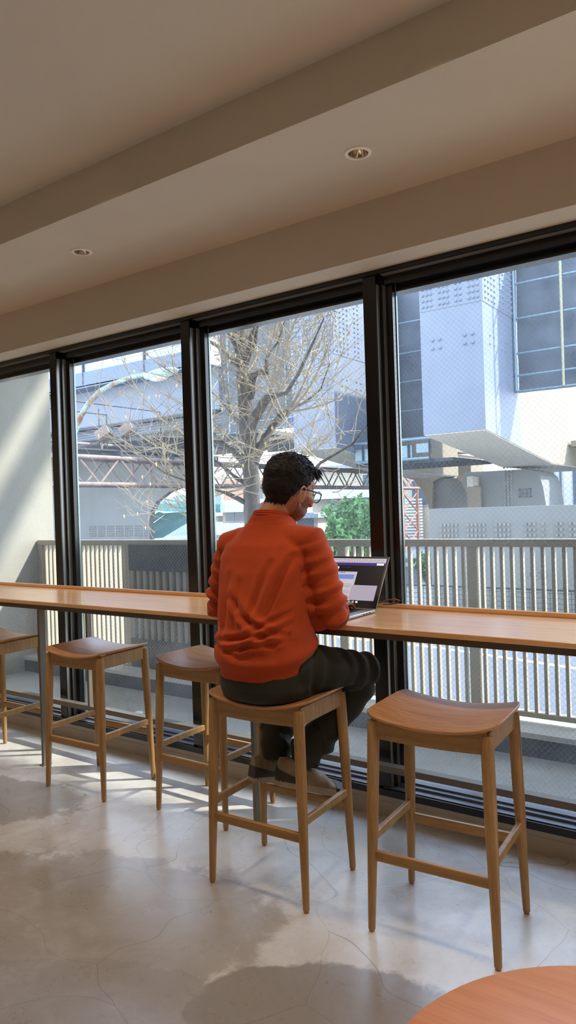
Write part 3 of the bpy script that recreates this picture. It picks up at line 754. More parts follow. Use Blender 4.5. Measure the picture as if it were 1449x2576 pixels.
bush('low_shrub', 'bit of low green shrub behind the guard pipes', (-.455 * 20.5, 20.5, -.35), (.45, .4, .5), 900, .08)

# bare ginkgo
TY = 7.35
tr = empty('bare_ginkgo_tree', (-.786 * TY, TY, ROAD + .12), 0, 'bare ginkgo tree with knobbly trunk and pale twigs in front of the expressway', 'tree')
TO = tr.location
def tp_(a, b, dy=0): p = at(a, b, TY); s = (TY + dy) / TY; return Vector((p.x * s, TY + dy, CAMZ + (p.z - CAMZ) * s)) - TO
def knob(pts, rad, n=14, amp=.16, seed=0):
    """limb with a lumpy pollarded surface"""
    P_ = [Vector(p) for p in pts]; out = []; rr = []
    if n == 12: rad = [r * .78 for r in rad]
    for i in range(len(P_) - 1):
        for q in range(6):
            f = q / 6; out.append(P_[i].lerp(P_[i + 1], f)); rr.append(rad[i] + (rad[i + 1] - rad[i]) * f)
    out.append(P_[-1]); rr.append(rad[-1])
    mb = MB().tube(out, rr, n)
    for i, v in enumerate(mb.v):
        c = out[min(i // n, len(out) - 1)]; d = Vector(v) - c
        k = 1 + amp * 2.2 * noise.noise(Vector(v) * 9 + Vector((seed, 0, 0))); mb.v[i] = tuple(c + d * k)
    return mb
knob([tp_(-.781, -.33), tp_(-.784, -.10), tp_(-.7865, .0), tp_(-.788, .09), tp_(-.792, .15), tp_(-.7945, .20), tp_(-.799, .27), tp_(-.800, .34), tp_(-.801, .50), tp_(-.79, .75)], [.15, .120, .112, .108, .102, .095, .088, .078, .065, .04], 18, .10).build('trunk', O['bark'], tr, smooth=True)
limbs = [
 ([(-.796, .245, 0), (-.825, .275, .1), (-.850, .297, .2), (-.875, .312, .3)], [.07, .055, .04, .032]),
 ([(-.797, .262, 0), (-.808, .295, -.1), (-.822, .315, -.2), (-.824, .36, -.3)], [.075, .06, .055, .05]),
 ([(-.797, .255, 0), (-.775, .288, -.1), (-.765, .325, -.2), (-.735, .345, -.2), (-.72, .362, -.2), (-.70, .40, -.3)], [.085, .065, .06, .075, .055, .04]),
 ([(-.787, .20, -.1), (-.775, .235, -.2), (-.762, .240, -.25), (-.745, .237, -.3), (-.745, .262, -.35), (-.72, .285, -.4), (-.705, .315, -.5), (-.69, .35, -.6)], [.09, .06, .035, .04, .018, .014, .012, .008]),
 ([(-.785, .145, 0), (-.768, .17, -.2), (-.752, .187, -.3), (-.745, .193, -.35), (-.705, .197, -.5), (-.68, .225, -.7), (-.655, .262, -.9), (-.625, .31, -1.1)], [.11, .085, .075, .055, .030, .024, .018, .010]),
 ([(-.780, .085, 0), (-.758, .117, .1), (-.735, .145, .2), (-.713, .162, .25), (-.700, .168, .2)], [.085, .07, .055, .055, .065]),
 ([(-.700, .168, .2), (-.665, .178, 0), (-.636, .195, -.1), (-.617, .235, -.2)], [.028, .02, .015, .009]),
 ([(-.800, .155, 0), (-.818, .163, .1), (-.832, .182, .2), (-.868, .215, .3)], [.045, .045, .022, .016]),
 ([(-.798, .082, 0), (-.825, .107, -.1), (-.852, .125, -.2), (-.880, .13, -.3)], [.075, .052, .04, .035]),
 ([(-.795, .045, 0), (-.825, .062, -.1), (-.852, .082, -.2), (-.885, .10, -.3)], [.05, .03, .03, .02]),
 ([(-.79, .01, 0), (-.85, .035, -.3), (-.93, .055, -.6), (-1.0, .078, -.8), (-1.06, .115, -1.0)], [.05, .03, .018, .012, .007]),
 ([(-.79, .0, 0), (-.70, .03, -.4), (-.64, .075, -.7), (-.58, .10, -.9), (-.53, .15, -1.0)], [.05, .03, .02, .014, .008])]
for i, (pp, rr) in enumerate(limbs):
    knob([tp_(*p) for p in pp], rr, 12, .16, i * 3.1).build('limb', O['bark'], tr, smooth=True)
rnd = random.Random(11)
tw = MB(); lf = MB()
def inside(q): w = q + TO; return w.x / w.y < -.562
def twig(p, d, L, r, depth=0):
    if not inside(p + d.normalized() * L * .8): return
    n = 7; pts = [p]; dd = d.normalized(); curl = Vector((rnd.gauss(0, .22), rnd.gauss(0, .22), rnd.uniform(.00, .38)))
    for i in range(n):
        dd = (dd + curl * .5 + Vector((rnd.gauss(0, .07), rnd.gauss(0, .07), rnd.gauss(0, .07)))).normalized(); pts.append(pts[-1] + dd * (L / n))
    tw.tube(pts, [r * .95 * (1 - .7 * i / n) for i in range(n + 1)], 4, False)
    if rnd.random() < .08:
        q = pts[-1 - rnd.randrange(3)]; lf.add([q, q + Vector((.018, 0, -.02)), q + Vector((0, .005, -.06)), q + Vector((-.018, 0, -.02))], [(0, 1, 2, 3)])
    if depth < 1:
        for i in range(2, n):
            if rnd.random() < .55:
                s = (dd + Vector((rnd.gauss(0, .8), rnd.gauss(0, .8), rnd.gauss(0, .6)))).normalized(); twig(pts[i], s, L * rnd.uniform(.25, .5), r * .55, depth + 1)
src = []
for pp, rr in limbs:
    for p in pp[1:]: src += [tp_(*p)] * 3
src += [tp_(-.79, b) for b in (.05, .1, .15, .2, .25, .3, .35, .4)] * 2
def branch(p, d, L, r, bend):
    while not inside(p + d.normalized() * L): L *= .8
    n = 12; pts = [p]; dd = d.normalized()
    for i in range(n):
        dd = (dd + bend * (1.0 / n) + Vector((rnd.gauss(0, .06), rnd.gauss(0, .06), rnd.gauss(0, .06)))).normalized(); pts.append(pts[-1] + dd * (L / n))
    tw.tube(pts, [r * (1 - .75 * i / n) for i in range(n + 1)], 6, False)
    for i in range(3, n + 1):
        for _ in range(2):
            if rnd.random() < .8:
                s_ = (dd * .6 + Vector((rnd.gauss(0, .6), rnd.gauss(0, .5), rnd.gauss(.15, .5)))).normalized(); twig(pts[i], s_, rnd.uniform(.3, .9), .0055)
for (a, b, dx, dz, L, r) in ((-.72, .362, .7, .5, 1.6, .020), (-.735, .345, .9, .2, 1.9, .018), (-.752, .19, .9, .5, 2.2, .020), (-.745, .193, .7, .9, 2.0, .018), (-.70, .168, .8, .9, 1.9, .018), (-.70, .168, 1, .3, 2.1, .017), (-.70, .165, .9, -.1, 1.8, .014),
        (-.745, .262, .6, .9, 1.6, .014), (-.875, .312, -.8, .5, 1.4, .018), (-.88, .13, -.9, .2, 1.8, .016), (-.868, .215, -.9, .5, 1.7, .015), (-.885, .10, -.9, .1, 1.9, .014), (-.832, .182, -.5, .8, 1.4, .013), (-.85, .10, .2, .9, 1.6, .013), (-.76, .06, .9, .3, 2.3, .014), (-.77, .03, .9, .15, 2.4, .013), (-.80, .10, -.5, .7, 1.5, .012), (-.79, .30, .3, .9, 1.4, .015), (-.77, .12, .5, 1, 1.8, .014), (-.80, .04, -.9, -.1, 1.8, .014)):
    branch(tp_(a, b, -.2), Vector((dx, rnd.uniform(-.5, .3), dz)), L, r, Vector((rnd.uniform(-.3, .3), 0, rnd.uniform(.2, .9))))
for k in range(330):
    p = rnd.choice(src) + Vector((rnd.gauss(0, .05), rnd.gauss(0, .05), rnd.gauss(0, .05)))
    a = rnd.uniform(0, 2 * pi); d = Vector((cos(a), sin(a) * .7, rnd.uniform(-.3, 1.0)))
    twig(p, d, rnd.uniform(.6, 1.5), rnd.uniform(.0045, .008))
# long, low twigs that reach out to the left over the grey wall
for (a0, b0, a1, b1) in ((-.93, .01, -1.10, .10), (-.93, .03, -1.14, .12), (-.93, -.01, -1.07, .08), (-.93, .015, -1.15, .03), (-.94, .0, -1.06, .02), (-.93, .055, -1.1, .14), (-1.03, -.045, -1.13, .02), (-.93, .14, -1.08, .2), (-.93, .10, -1.2, .16), (-.93, .20, -1.1, .28), (-.95, .25, -1.06, .31), (-.60, .05, -.53, .16), (-.62, .02, -.56, .0), (-.60, .0, -.54, -.03)):
    for _ in range(2):
        p, q = tp_(a0, b0 + rnd.uniform(-.01, .01), -.5), tp_(a1, b1, -.7 + rnd.uniform(-.3, .3)); twig(p, q - p, (q - p).length * rnd.uniform(.8, 1.1), .007)
tag(tw.build('twigs', O['twig'], tr, fix=False), kind='stuff')
tag(lf.build('last_leaves', O['leaf2'], tr, fix=False), kind='stuff')

# ================================================================== THE MAN
def skin_mat():
    k = NT('skin'); v = k.coords()
    n = k.noise(v, 14, 5); 
    sep = k.n.new('ShaderNodeSeparateXYZ'); k.link(v, sep.inputs[0])
    k.link(k.mix(k.ramp(n, .35, .7), lin((186, 128, 98)), lin((166, 106, 80))), k.b.inputs['Base Color'])
    k.b.inputs['Roughness'].default_value = .5; k.b.inputs['Subsurface Weight'].default_value = .12
    k.b.inputs['Subsurface Radius'].default_value = (.02, .008, .004); k.b.inputs['Subsurface Scale'].default_value = .3
    k.bump(k.noise(v, 120, 4), .08, .002)
    return k.m
M['skin'] = skin_mat()
M['stubble'] = mat('beard_stubble', (150, 102, 80), .8, var=.3, vscale=260, col2=(96, 66, 52))
M['hair'] = mat('dark_brown_hair', (26, 19, 16), .5, var=.4, vscale=60, bump=.5, bscale=240, spec=.25)
def knit(name, c1, c2, rib=None):
    k = NT(name); v = k.coords(); n = k.noise(v, 3.5, 5)
    k.link(k.mix(k.ramp(n, .35, .7), lin(c1), lin(c2)), k.b.inputs['Base Color'])
    k.b.inputs['Roughness'].default_value = .9; k.b.inputs['Specular IOR Level'].default_value = .2
    k.b.inputs['Sheen Weight'].default_value = .12; k.b.inputs['Sheen Roughness'].default_value = .4
    h = k.noise(v, 420, 2)
    k.bump(h, .35, .0015); return k.m
M['sweater'] = knit('rust_orange_knit', (188, 76, 36), (172, 66, 30))
M['trousers'] = mat('dark_olive_cotton', (38, 36, 22), .8, var=.12, vscale=10, bump=.25, bscale=300, sheen=.05)
M['shoe'] = mat('beige_suede', (142, 122, 98), .85, var=.15, vscale=30, bump=.2, bscale=300)
M['shoe_dark'] = mat('dark_shoe_leather', (52, 42, 38), .5, var=.15, vscale=20)
M['sole'] = mat('shoe_sole', (166, 150, 124), .7, var=.1)
M['spec_frame'] = mat('black_acetate', (14, 14, 16), .25, var=.05)

def evaluated(mb, name, voxel, smooth_it=6, factor=.5):
    """union of the collected shapes into one continuous surface, as a plain mesh"""
    o = mb.build(name, M['dark'], fix=False)
    r = o.modifiers.new('r', 'REMESH'); r.mode = 'VOXEL'; r.voxel_size = voxel
    if smooth_it:
        s = o.modifiers.new('s', 'SMOOTH'); s.iterations = smooth_it; s.factor = factor
    dg = bpy.context.evaluated_depsgraph_get(); me = bpy.data.meshes.new_from_object(o.evaluated_get(dg))
    bpy.data.objects.remove(o); me.materials.clear()
    return me
def as_object(me, name, m, parent, smooth=True):
    me.name = name
    if not me.materials: me.materials.append(m)
    for p in me.polygons: p.use_smooth = smooth
    o = bpy.data.objects.new(name, me); COL.objects.link(o); o.parent = parent; return o
def displace(me, fn):
    me.calc_loop_triangles()
    ns = [v.normal.copy() for v in me.vertices]; ps = [v.co.copy() for v in me.vertices]
    for v, n_, p in zip(me.vertices, ns, ps):
        v.co = p + n_ * fn(p, n_)
def seg_t(p, a, b):
    ab = b - a; t = max(0, min(1, (p - a).dot(ab) / ab.length_squared)); return t, (p - (a + ab * t)).length
def gs(x, s): return math.exp(-(x / s) ** 2)

V = Vector
# joints
SHR, ELR, WRR = V((-1.548, 2.335, 1.330)), V((-1.468, 2.352, 1.045)), V((-1.60, 2.545, 1.045))
SHL, ELL, WRL = V((-1.952, 2.335, 1.312)), V((-2.062, 2.372, 1.055)), V((-1.80, 2.560, 1.045))
HPR, KNR, ANR = V((-1.615, 2.245, .845)), V((-1.470, 2.610, .775)), V((-1.675, 2.425, .440))
HPL, KNL, ANL = V((-1.820, 2.245, .845)), V((-1.895, 2.620, .785)), V((-1.830, 2.430, .445))
HC = V((-1.690, 2.402, 1.535))            # head centre
man = empty('person', (-1.709, 2.298, .735), 0, 'person in a rust-orange sweater and dark trousers, seen from behind, typing at a laptop', 'person')
MO = man.location.copy()

# ---- head in its own frame (x right, y forward, z up), then turned to the right and tipped down
HM = Matrix.Translation(HC) @ Matrix.Rotation(radians(-18), 4, 'Z') @ Matrix.Rotation(radians(-15), 4, 'X') @ Matrix.Rotation(radians(3), 4, 'Y') @ Matrix.Scale(1.11, 4)
def head_shapes(mb):
    def E(c, r, rx=0, ry=0, rz=0):
        R_ = (Matrix.Rotation(radians(rz), 4, 'Z') @ Matrix.Rotation(radians(ry), 4, 'Y') @ Matrix.Rotation(radians(rx), 4, 'X'))
        t = MB().ell((0, 0, 0), r, None, 24, 16); t.v = [tuple(HM @ (V(c) + R_ @ V(v))) for v in t.v]; mb.add(t.v, t.f)
    E((0, -.012, .030), (.074, .096, .084)); E((0, -.035, .005), (.070, .072, .075))
    E((0, .030, -.015), (.062, .062, .080)); E((0, .026, -.064), (.054, .056, .048)); E((0, .000, -.040), (.062, .060, .052)); E((0, .046, -.090), (.028, .026, .020))
    E((0, .060, .030), (.052, .028, .034)); E((0, .082, .012), (.040, .010, .010))                     # forehead, brow
    for s in (-1, 1):
        E((s * .040, .062, -.026), (.022, .022, .020)); E((s * .036, .022, -.070), (.020, .042, .024), -18)   # cheek, jaw angle
        E((s * .030, .076, .000), (.014, .012, .010))                                                     # eye region
        E((s * .011, .097, -.037), (.009, .010, .008))                                                    # nostril wing
    E((0, .092, -.014), (.009, .012, .026), 18); E((0, .104, -.034), (.011, .012, .010))                  # nose
    E((0, .082, -.060), (.020, .009, .005)); E((0, .081, -.067), (.018, .009, .006))                      # lips
    # ears: shell, rim, inner fold, lobe
    for s in (-1, 1):
        base = V((s * .0735, -.002, -.030))
        def Q(a, y, z): return HM @ (base + V((s * a * 1.25, y * 1.15, z * 1.08)))
        rim = [(.004, .010, .004), (.008, .012, .020), (.012, .005, .033), (.017, -.008, .036), (.021, -.018, .028), (.022, -.021, .010), (.019, -.018, -.008), (.013, -.010, -.022), (.006, -.002, -.030), (.003, .004, -.028)]
        mb.tube([Q(*q) for q in rim], [.003, .0038, .004, .0042, .0042, .0040, .0038, .0042, .0055, .004], 8)
        fold = [(.009, -.002, .022), (.014, -.010, .018), (.016, -.013, .006), (.012, -.008, -.010), (.007, .002, -.018)]
        mb.tube([Q(*q) for q in fold], [.003, .0032, .0034, .0034, .0034], 8)
        t = MB().ell((0, 0, 0), (.0042, .018, .029), None, 16, 10)
        R_ = Matrix.Rotation(radians(-s * 34), 4, 'Z')
        t.v = [tuple(HM @ (base + V((s * .007, -.004, .002)) + R_ @ V(v))) for v in t.v]; mb.add(t.v, t.f)
        t = MB().ell((0, 0, 0), (.004, .006, .006)); t.v = [tuple(HM @ (base + V((s * .004, .010, -.010)) + V(v))) for v in t.v]; mb.add(t.v, t.f)
hb = MB(); head_shapes(hb)
hb.tube([V((-1.755, 2.325, 1.36)), V((-1.748, 2.338, 1.42)), V((-1.722, 2.360, 1.47)), V((-1.700, 2.384, 1.52)), HM @ V((0, -.005, .0))], [(.075, .070), (.064, .060), (.058, .056), (.056, .056), (.050, .050)], 24)
hme = evaluated(hb, 'head', .0028, 5)
# ---- hands
def hand_shapes(mb, wrist, fwd, side, thumb_side):
    """palm down, fingers resting on the keys; side = unit vector to the hand's right"""
    fwd = fwd.normalized(); side = (side - fwd * side.dot(fwd)).normalized(); upv = side.cross(fwd)
    if upv.z < 0: upv = -upv
    def Q(a, b, c): return wrist + side * a + fwd * b + upv * c
    mb.tube([Q(0, -.02, 0), Q(0, .01, .002), Q(0, .04, .004), Q(0, .075, .002), Q(0, .095, -.004)], [(.026, .019), (.030, .016), (.038, .015), (.041, .013), (.036, .010)], 16, up=upv)
    for x, L, sp in ((-.030, .074, -.10), (-.010, .084, -.03), (.011, .078, .03), (.030, .060, .12)):
        x = x * (-thumb_side) if False else x * (1 if thumb_side < 0 else -1)
        s_ = 1 if thumb_side < 0 else -1
        pts = [Q(x, .075, .002), Q(x + s_ * sp * .010, .098, .004), Q(x + s_ * sp * .10 * .5, .098 + L * .42, .002), Q(x + s_ * sp * .07, .098 + L * .72, -.012), Q(x + s_ * sp * .08, .098 + L * .86, -.026)]
        mb.tube(pts, [.0095, .0092, .0085, .0078, .0060], 10)
    s_ = thumb_side
    mb.tube([Q(s_ * .024, .012, -.002), Q(s_ * .044, .035, -.006), Q(s_ * .056, .062, -.012), Q(s_ * .055, .090, -.018)], [.014, .0125, .0105, .0075], 10)
bb_ = MB()
def limb(mb, pts, rad): mb.tube(pts, rad, 18)
# body under the clothes: torso, arms and legs in one surface with the hands
bb_.rings([[V((cx + rx * cos(2 * pi * k / 28), cy + ry * sin(2 * pi * k / 28), z)) for k in range(28)] for z, cx, cy, rx, ry in
           ((.745, -1.715, 2.235, .15, .12), (.80, -1.715, 2.235, .165, .125), (.90, -1.72, 2.24, .155, .11), (1.02, -1.73, 2.258, .145, .105), (1.15, -1.74, 2.285, .155, .11), (1.27, -1.748, 2.31, .165, .105), (1.35, -1.75, 2.328, .15, .085), (1.40, -1.75, 2.335, .09, .065), (1.43, -1.748, 2.34, .06, .055))])
for a, b, c in ((SHR, ELR, WRR), (SHL, ELL, WRL)):
    limb(bb_, [a + (V((-1.75, 2.33, 1.33)) - a) * .35, a, a.lerp(b, .5), b, b.lerp(c, .5), c], [.044, .044, .038, .034, .032, .026])
for a, b, c in ((HPR, KNR, ANR), (HPL, KNL, ANL)):
    limb(bb_, [a, a.lerp(b, .5), b, b.lerp(c, .4), c, c + V((0, 0, -.03))], [.078, .07, .052, .045, .030, .030])
hand_shapes(bb_, WRR, V((-.10, 1, -.05)), V((1, 0, 0)), -1)
hand_shapes(bb_, WRL, V((.10, 1, -.05)), V((1, 0, 0)), 1)
bme = evaluated(bb_, 'body_low', .0065, 3)
bm = bmesh.new(); bm.from_mesh(hme); bm.from_mesh(bme); me = bpy.data.meshes.new('body'); bm.to_mesh(me); bm.free()
me.transform(Matrix.Translation(-MO))
body = as_object(me, 'body', M['skin'], man)
# stubble over jaw and cheeks: second material slot on faces of the lower face
me.materials.append(M['stubble'])
inv = HM.inverted()
for p in me.polygons:
    q = inv @ (p.center + MO)
    if q.z < -.018 - .25 * max(0, .03 - q.y) and q.z > -.13 and q.y > .002 and abs(q.x) < .08 and not (abs(q.x) > .066 and q.y < .018): 
        if q.z < -.040 or q.y < .05: p.material_index = 1

# ---- hair: shell over the skull that thins to the sides and nape, with short locks
def hairline(q):
    """lowest height of hair at direction q (head frame)"""
    a = math.atan2(abs(q.x), q.y)          # 0 front .. pi back
    if a < .75: return .064 - .006 * a
    if a < 1.35: return .060 - (a - .75) / .6 * .060
    if a < 1.75: return .0 - (a - 1.35) / .4 * .010
    return -.010 - min(1, (a - 1.75) / .6) * .060
from mathutils.bvhtree import BVHTree
bvh = BVHTree.FromPolygons([v.co.copy() for v in hme.vertices], [tuple(p.vertices) for p in hme.polygons])
def hp(th, ph, off):
    """point of the head surface (head frame): spherical over the crown, level rings below it"""
    if th <= pi / 2: o_ = V((0, -.014, .026)); d = V((sin(th) * sin(ph), sin(th) * cos(ph), cos(th)))
    else: o_ = V((0, -.014, .026 - (th - pi / 2) * .10)); d = V((sin(ph), cos(ph), 0))
    wo = HM @ o_; wdir = (HM @ (o_ + d) - wo).normalized()
    h = bvh.ray_cast(wo, wdir, .16)
    q = inv @ h[0] if h[0] is not None else o_ + d * .08
    r = (q - o_).length
    if abs(d.x) > .8: r = min(r, .078)
    return o_ + d * (r + off), d
vs = []; fs = []; nu, nv = 150, 96
keep = []
for j in range(nv + 1):
    for i in range(nu):
        th = 3.05 * (j / nv); ph = 2 * pi * i / nu
        s0, d = hp(th, ph, 0); hl = hairline(s0); e = s0.z - hl + .010 * noise.noise(d * 9 + V((0, 0, s0.z * 30)))
        topf = max(0, min(1, (s0.z - .005) / .08)); front = max(0, (s0.y - .01) / .09)
        th_ = (.0055 if s0.z > -.03 else .003) + .012 * topf + .010 * topf * front + .0035 * noise.noise(s0 * 90) * (topf + .2) + .0018 * noise.noise(s0 * 400)
        off = th_ * max(0, min(1, e / .020))
        if e < 0: off = -.004 * min(1, -e / .006)
        vs.append(s0 + d * off); keep.append(e > -.020)
for j in range(nv):
    for i in range(nu):
        a = j * nu + i; b = j * nu + (i + 1) % nu; q = (a, b, b + nu, a + nu)
        if all(keep[k] for k in q): fs.append(q)
hm = MB().add([HM @ v - MO for v in vs], fs)
rnd2 = random.Random(5)
def lock(th, ph, L, r, lean):
    p, d = hp(th, ph, .003 + .009 * max(0, cos(th))); dirv = (d * .75 + lean + V((rnd2.gauss(0, .35), rnd2.gauss(0, .35), rnd2.gauss(0, .25)))).normalized()
    pts = [p, p + dirv * L * .5 + V((0, 0, L * .1)), p + (dirv + V((rnd2.gauss(0, .4), rnd2.gauss(0, .4), -.25))) * L]
    t = MB().tube(pts, [r, r * .8, r * .15], 4, False); hm.add([HM @ V(v) - MO for v in t.v], t.f)
for _ in range(2600):
    th = math.acos(rnd2.uniform(-.0, 1)) if rnd2.random() < .75 else rnd2.uniform(pi / 2, 3.0); ph = rnd2.uniform(0, 2 * pi)
    s0, d = hp(th, ph, 0)
    if s0.z - hairline(s0) < (.010 if th < pi / 2 else .024): continue
    f = max(0, min(1, (s0.z - .01) / .07))
    if s0.y > .0 and s0.z > .05: lock(th, ph, rnd2.uniform(.012, .022), .0020, V((.2, .5, .1)))
    else: lock(th, ph, .004 + .010 * f * rnd2.uniform(.6, 1.2), .0016, V((0, .0, -.5 + f * .6)))
# quiff over the forehead, combed to the right
for _ in range(240):
    x = rnd2.uniform(-.055, .062); y = .066 + rnd2.uniform(-.02, .012) - abs(x) * .35; z = .080 + rnd2.uniform(-.012, .016) - abs(x) * .15
    p = V((x, y, z)); pts = [p, p + V((.006, .014, .004)), p + V((.012 + rnd2.gauss(0, .004), .024 + rnd2.gauss(0, .004), -.010 + rnd2.gauss(0, .005)))]
    t = MB().tube(pts, [.0035, .003, .0006], 5, False); hm.add([HM @ V(v) - MO for v in t.v], t.f)
hm.build('hair', M['hair'], man, smooth=True, fix=False, angle=80)

# ---- glasses
gl = empty('glasses', (0, 0, 0)); gl.parent = man
def hq(x, y, z): return HM @ V((x, y, z)) - MO
mbf = MB()
for s in (-1, 1):
    rimp = [hq(s * .034 + .026 * cos(a) * (1.0), .108 - .012 * abs(cos(a)) * 0 - .004 * (1 + s * cos(a)), -.004 + .021 * sin(a)) for a in [2 * pi * k / 24 for k in range(25)]]
    mbf.tube(rimp, .0021, 8)
    lens = MB().add([hq(s * .034 + .025 * cos(2 * pi * k / 24), .108 - .004 * (1 + s * cos(2 * pi * k / 24)), -.004 + .020 * sin(2 * pi * k / 24)) for k in range(24)], [tuple(range(24))])
    lens.build('lens', M['lens'], gl, fix=False)
mbf.tube([hq(-.010, .108, .002), hq(0, .112, .004), hq(.010, .108, .002)], .002, 8)
mbf.build('frame', M['spec_frame'], gl, smooth=True)
for s in (-1, 1):
    MB().tube([hq(s * .060, .101, .006), hq(s * .074, .080, .006), hq(s * .083, .02, .004), hq(s * .085, -.008, .000), hq(s * .083, -.030, -.008), hq(s * .078, -.042, -.026)], [(.0022, .0040)] * 4 + [(.003, .004), (.002, .003)], 8, up=(0, 0, 1)).build('temple', M['spec_frame'], gl, smooth=True)

# ---- sweater
sw = MB()
def ring(z, cx, cy, rx, ry, n=40, e=2.3, tilt=0.0):
    out = []
    for k in range(n):
        a = 2 * pi * k / n; c, s = cos(a), sin(a)
        x = rx * abs(c) ** (2 / e) * (1 if c > 0 else -1); y = ry * abs(s) ** (2 / e) * (1 if s > 0 else -1)
        out.append(V((cx + x, cy + y, z + tilt * y)))
    return out
sw.rings([ring(z, cx, cy, rx, ry, tilt=t) for z, cx, cy, rx, ry, t in (
    (.838, -1.716, 2.235, .178, .140, .26), (.852, -1.716, 2.235, .190, .150, .26), (.88, -1.716, 2.235, .198, .156, .25), (.925, -1.717, 2.24, .203, .158, .2), (.98, -1.722, 2.25, .198, .150, .15),
    (1.05, -1.730, 2.262, .193, .143, .1), (1.13, -1.737, 2.278, .193, .140, .05), (1.21, -1.743, 2.295, .198, .138, 0), (1.27, -1.75, 2.31, .200, .130, 0), (1.315, -1.75, 2.320, .188, .118, 0),
    (1.352, -1.750, 2.330, .155, .100, .05), (1.388, -1.749, 2.336, .116, .086, .1), (1.415, -1.748, 2.340, .092, .077, .12), (1.430, -1.747, 2.342, .080, .072, -.12), (1.436, -1.745, 2.344, .066, .062, -.12))])
for a, b, c, ox_ in ((SHR, ELR, WRR, .02), (SHL, ELL, WRL, -.02)):
    q = V((-1.75, 2.325, 1.335))
    sw.tube([a.lerp(q, .55) + V((0, 0, .000)), a + V((0, 0, -.005)), a.lerp(b, .28), a.lerp(b, .55), a.lerp(b, .82), b + V((0, -.008, -.004)), b.lerp(c, .18) + V((0, 0, -.006)), b.lerp(c, .45), b.lerp(c, .75), b.lerp(c, .97)],
            [.070, .066, .066, .064, .061, .060, .058, .050, .044, .040], 28)
sw.ell((-1.555, 2.345, 1.10), (.055, .075, .12)); sw.ell((-1.545, 2.36, 1.03), (.05, .06, .055)); sw.ell((-1.955, 2.345, 1.10), (.055, .07, .11))
sme = evaluated(sw, 'sweater', .0046, 10)
def arm_fold(p):
    tot = 0
    for (a, b, c, sd) in ((SHR, ELR, WRR, 1), (SHL, ELL, WRL, -1)):
        t, d = seg_t(p, a, b); t2, d2 = seg_t(p, b, c)
        if min(d, d2) > .095: continue
        if p.z < .95: continue
        # out-side only, not on the chest
        w = 1 if (p.x - a.x) * sd > -.055 else .0
        s_ = t if d < d2 else 1 + t2 * .8
        tw_ = (p - a).dot(V((0, 1, .2))) * 11 * sd
        nz = noise.noise(p * 7) * 1.5
        amp = .0042 + .0105 * gs(s_ - .95, .40) + .005 * gs(s_ - 1.5, .25)
        ph = s_ * 32 + tw_ + nz * 1.4
        r_ = sin(ph); r_ = (abs(r_) ** .75) * (1 if r_ > 0 else -1)
        tot += w * amp * (r_ * .6 + .45 * noise.noise(V((s_ * 16 + tw_ * .5, p.x * 5, p.z * 3 + sd * 5))))
    return tot
def torso_fold(p):
    if p.z > 1.40: return 0
    x = p.x + 1.742; z = p.z; back = 1 if p.y < 2.32 else .5
    f = 0
    def crease(ax, az, bx, bz, wd, amp):
        t, d = seg_t(V((x, 0, z)), V((ax, 0, az)), V((bx, 0, bz)))
        return amp * gs(d - wd * 1.1, wd) * sin(pi * min(1, t * .9 + .1)) ** .5 - amp * .9 * gs(d, wd * .8) * sin(pi * (t * .8 + .1))
    # drapes from the arm holes towards the waist
    f += crease(.165, 1.27, .10, 1.05, .018, .009); f += crease(.10, 1.25, .03, 1.00, .020, .005)
    f += crease(-.06, 1.12, .17, .93, .022, .007); f += crease(.0, 1.05, .20, .98, .016, .006)
    f += crease(-.17, 1.25, -.12, 1.00, .018, .006); f += crease(-.08, 1.20, -.09, .92, .022, .004); f += crease(-.02, 1.18, -.03, .95, .018, .003)
    f += crease(-.12, .95, .16, .995, .016, .008); f += crease(-.05, .925, .19, .965, .014, .007); f += crease(.02, .93, .20, 1.03, .014, .006)
    f += crease(-.19, .95, .02, .905, .016, .006); f += crease(.05, .99, .2, 1.08, .014, .005)
    f *= back * 1.5
    # blouse above the hem rib
    f += .010 * gs(z - (.915 + .25 * (p.y - 2.235)), .020) - .007 * gs(z - (.872 + .25 * (p.y - 2.235)), .018)
    f += .0045 * noise.noise(V((x * 7, p.y * 4, z * 3))) + .0022 * noise.noise(V((x * 16, p.y * 9, z * 9 + 3)))
    # fine upright ribs of the hem
    return f
displace(sme, lambda p, n_: arm_fold(p) + (torso_fold(p) if (abs(p.x + 1.74) < .19 or p.z < .97) else 0))
sme.transform(Matrix.Translation(-MO))
swo = as_object(sme, 'sweater', M['sweater'], man)
mbc = MB()
for r_, dz in ((.0045, 0), (.0045, .008), (.004, .015)):
    pts = [V((-1.7465 + (.080 - dz * .6) * cos(a), 2.344 + (.072 - dz * .6) * sin(a), 1.426 + dz - .012 * sin(a))) - MO for a in [2 * pi * k / 40 for k in range(41)]]
    mbc.tube(pts, r_, 8)
mbc.build('collar', M['sweater'], swo, smooth=True, fix=False)

# ---- trousers
tm = MB()
tm.rings([ring(z, cx, cy, rx, ry, tilt=0) for z, cx, cy, rx, ry in ((.728, -1.712, 2.245, .168, .135), (.742, -1.712, 2.243, .185, .148), (.775, -1.712, 2.24, .196, .156), (.83, -1.712, 2.24, .190, .150), (.89, -1.714, 2.245, .170, .135), (.93, -1.716, 2.245, .15, .11))])
for a, b, c in ((HPR, KNR, ANR), (HPL, KNL, ANL)):
    d1 = (b - a).normalized(); d2 = (c - b).normalized()
    tm.tube([a + V((0, -.02, .0)), a.lerp(b, .35), a.lerp(b, .7), b - d1 * .015 + V((0, 0, .0)), b + d2 * .04, b.lerp(c, .3), b.lerp(c, .55), b.lerp(c, .8), c + V((0, 0, .015)), c + V((0, .0, -.032))],
            [.100, .095, .085, .074, .072, .075, .070, .068, .064, .055], 26)
tme = evaluated(tm, 'trousers', .0058, 8)
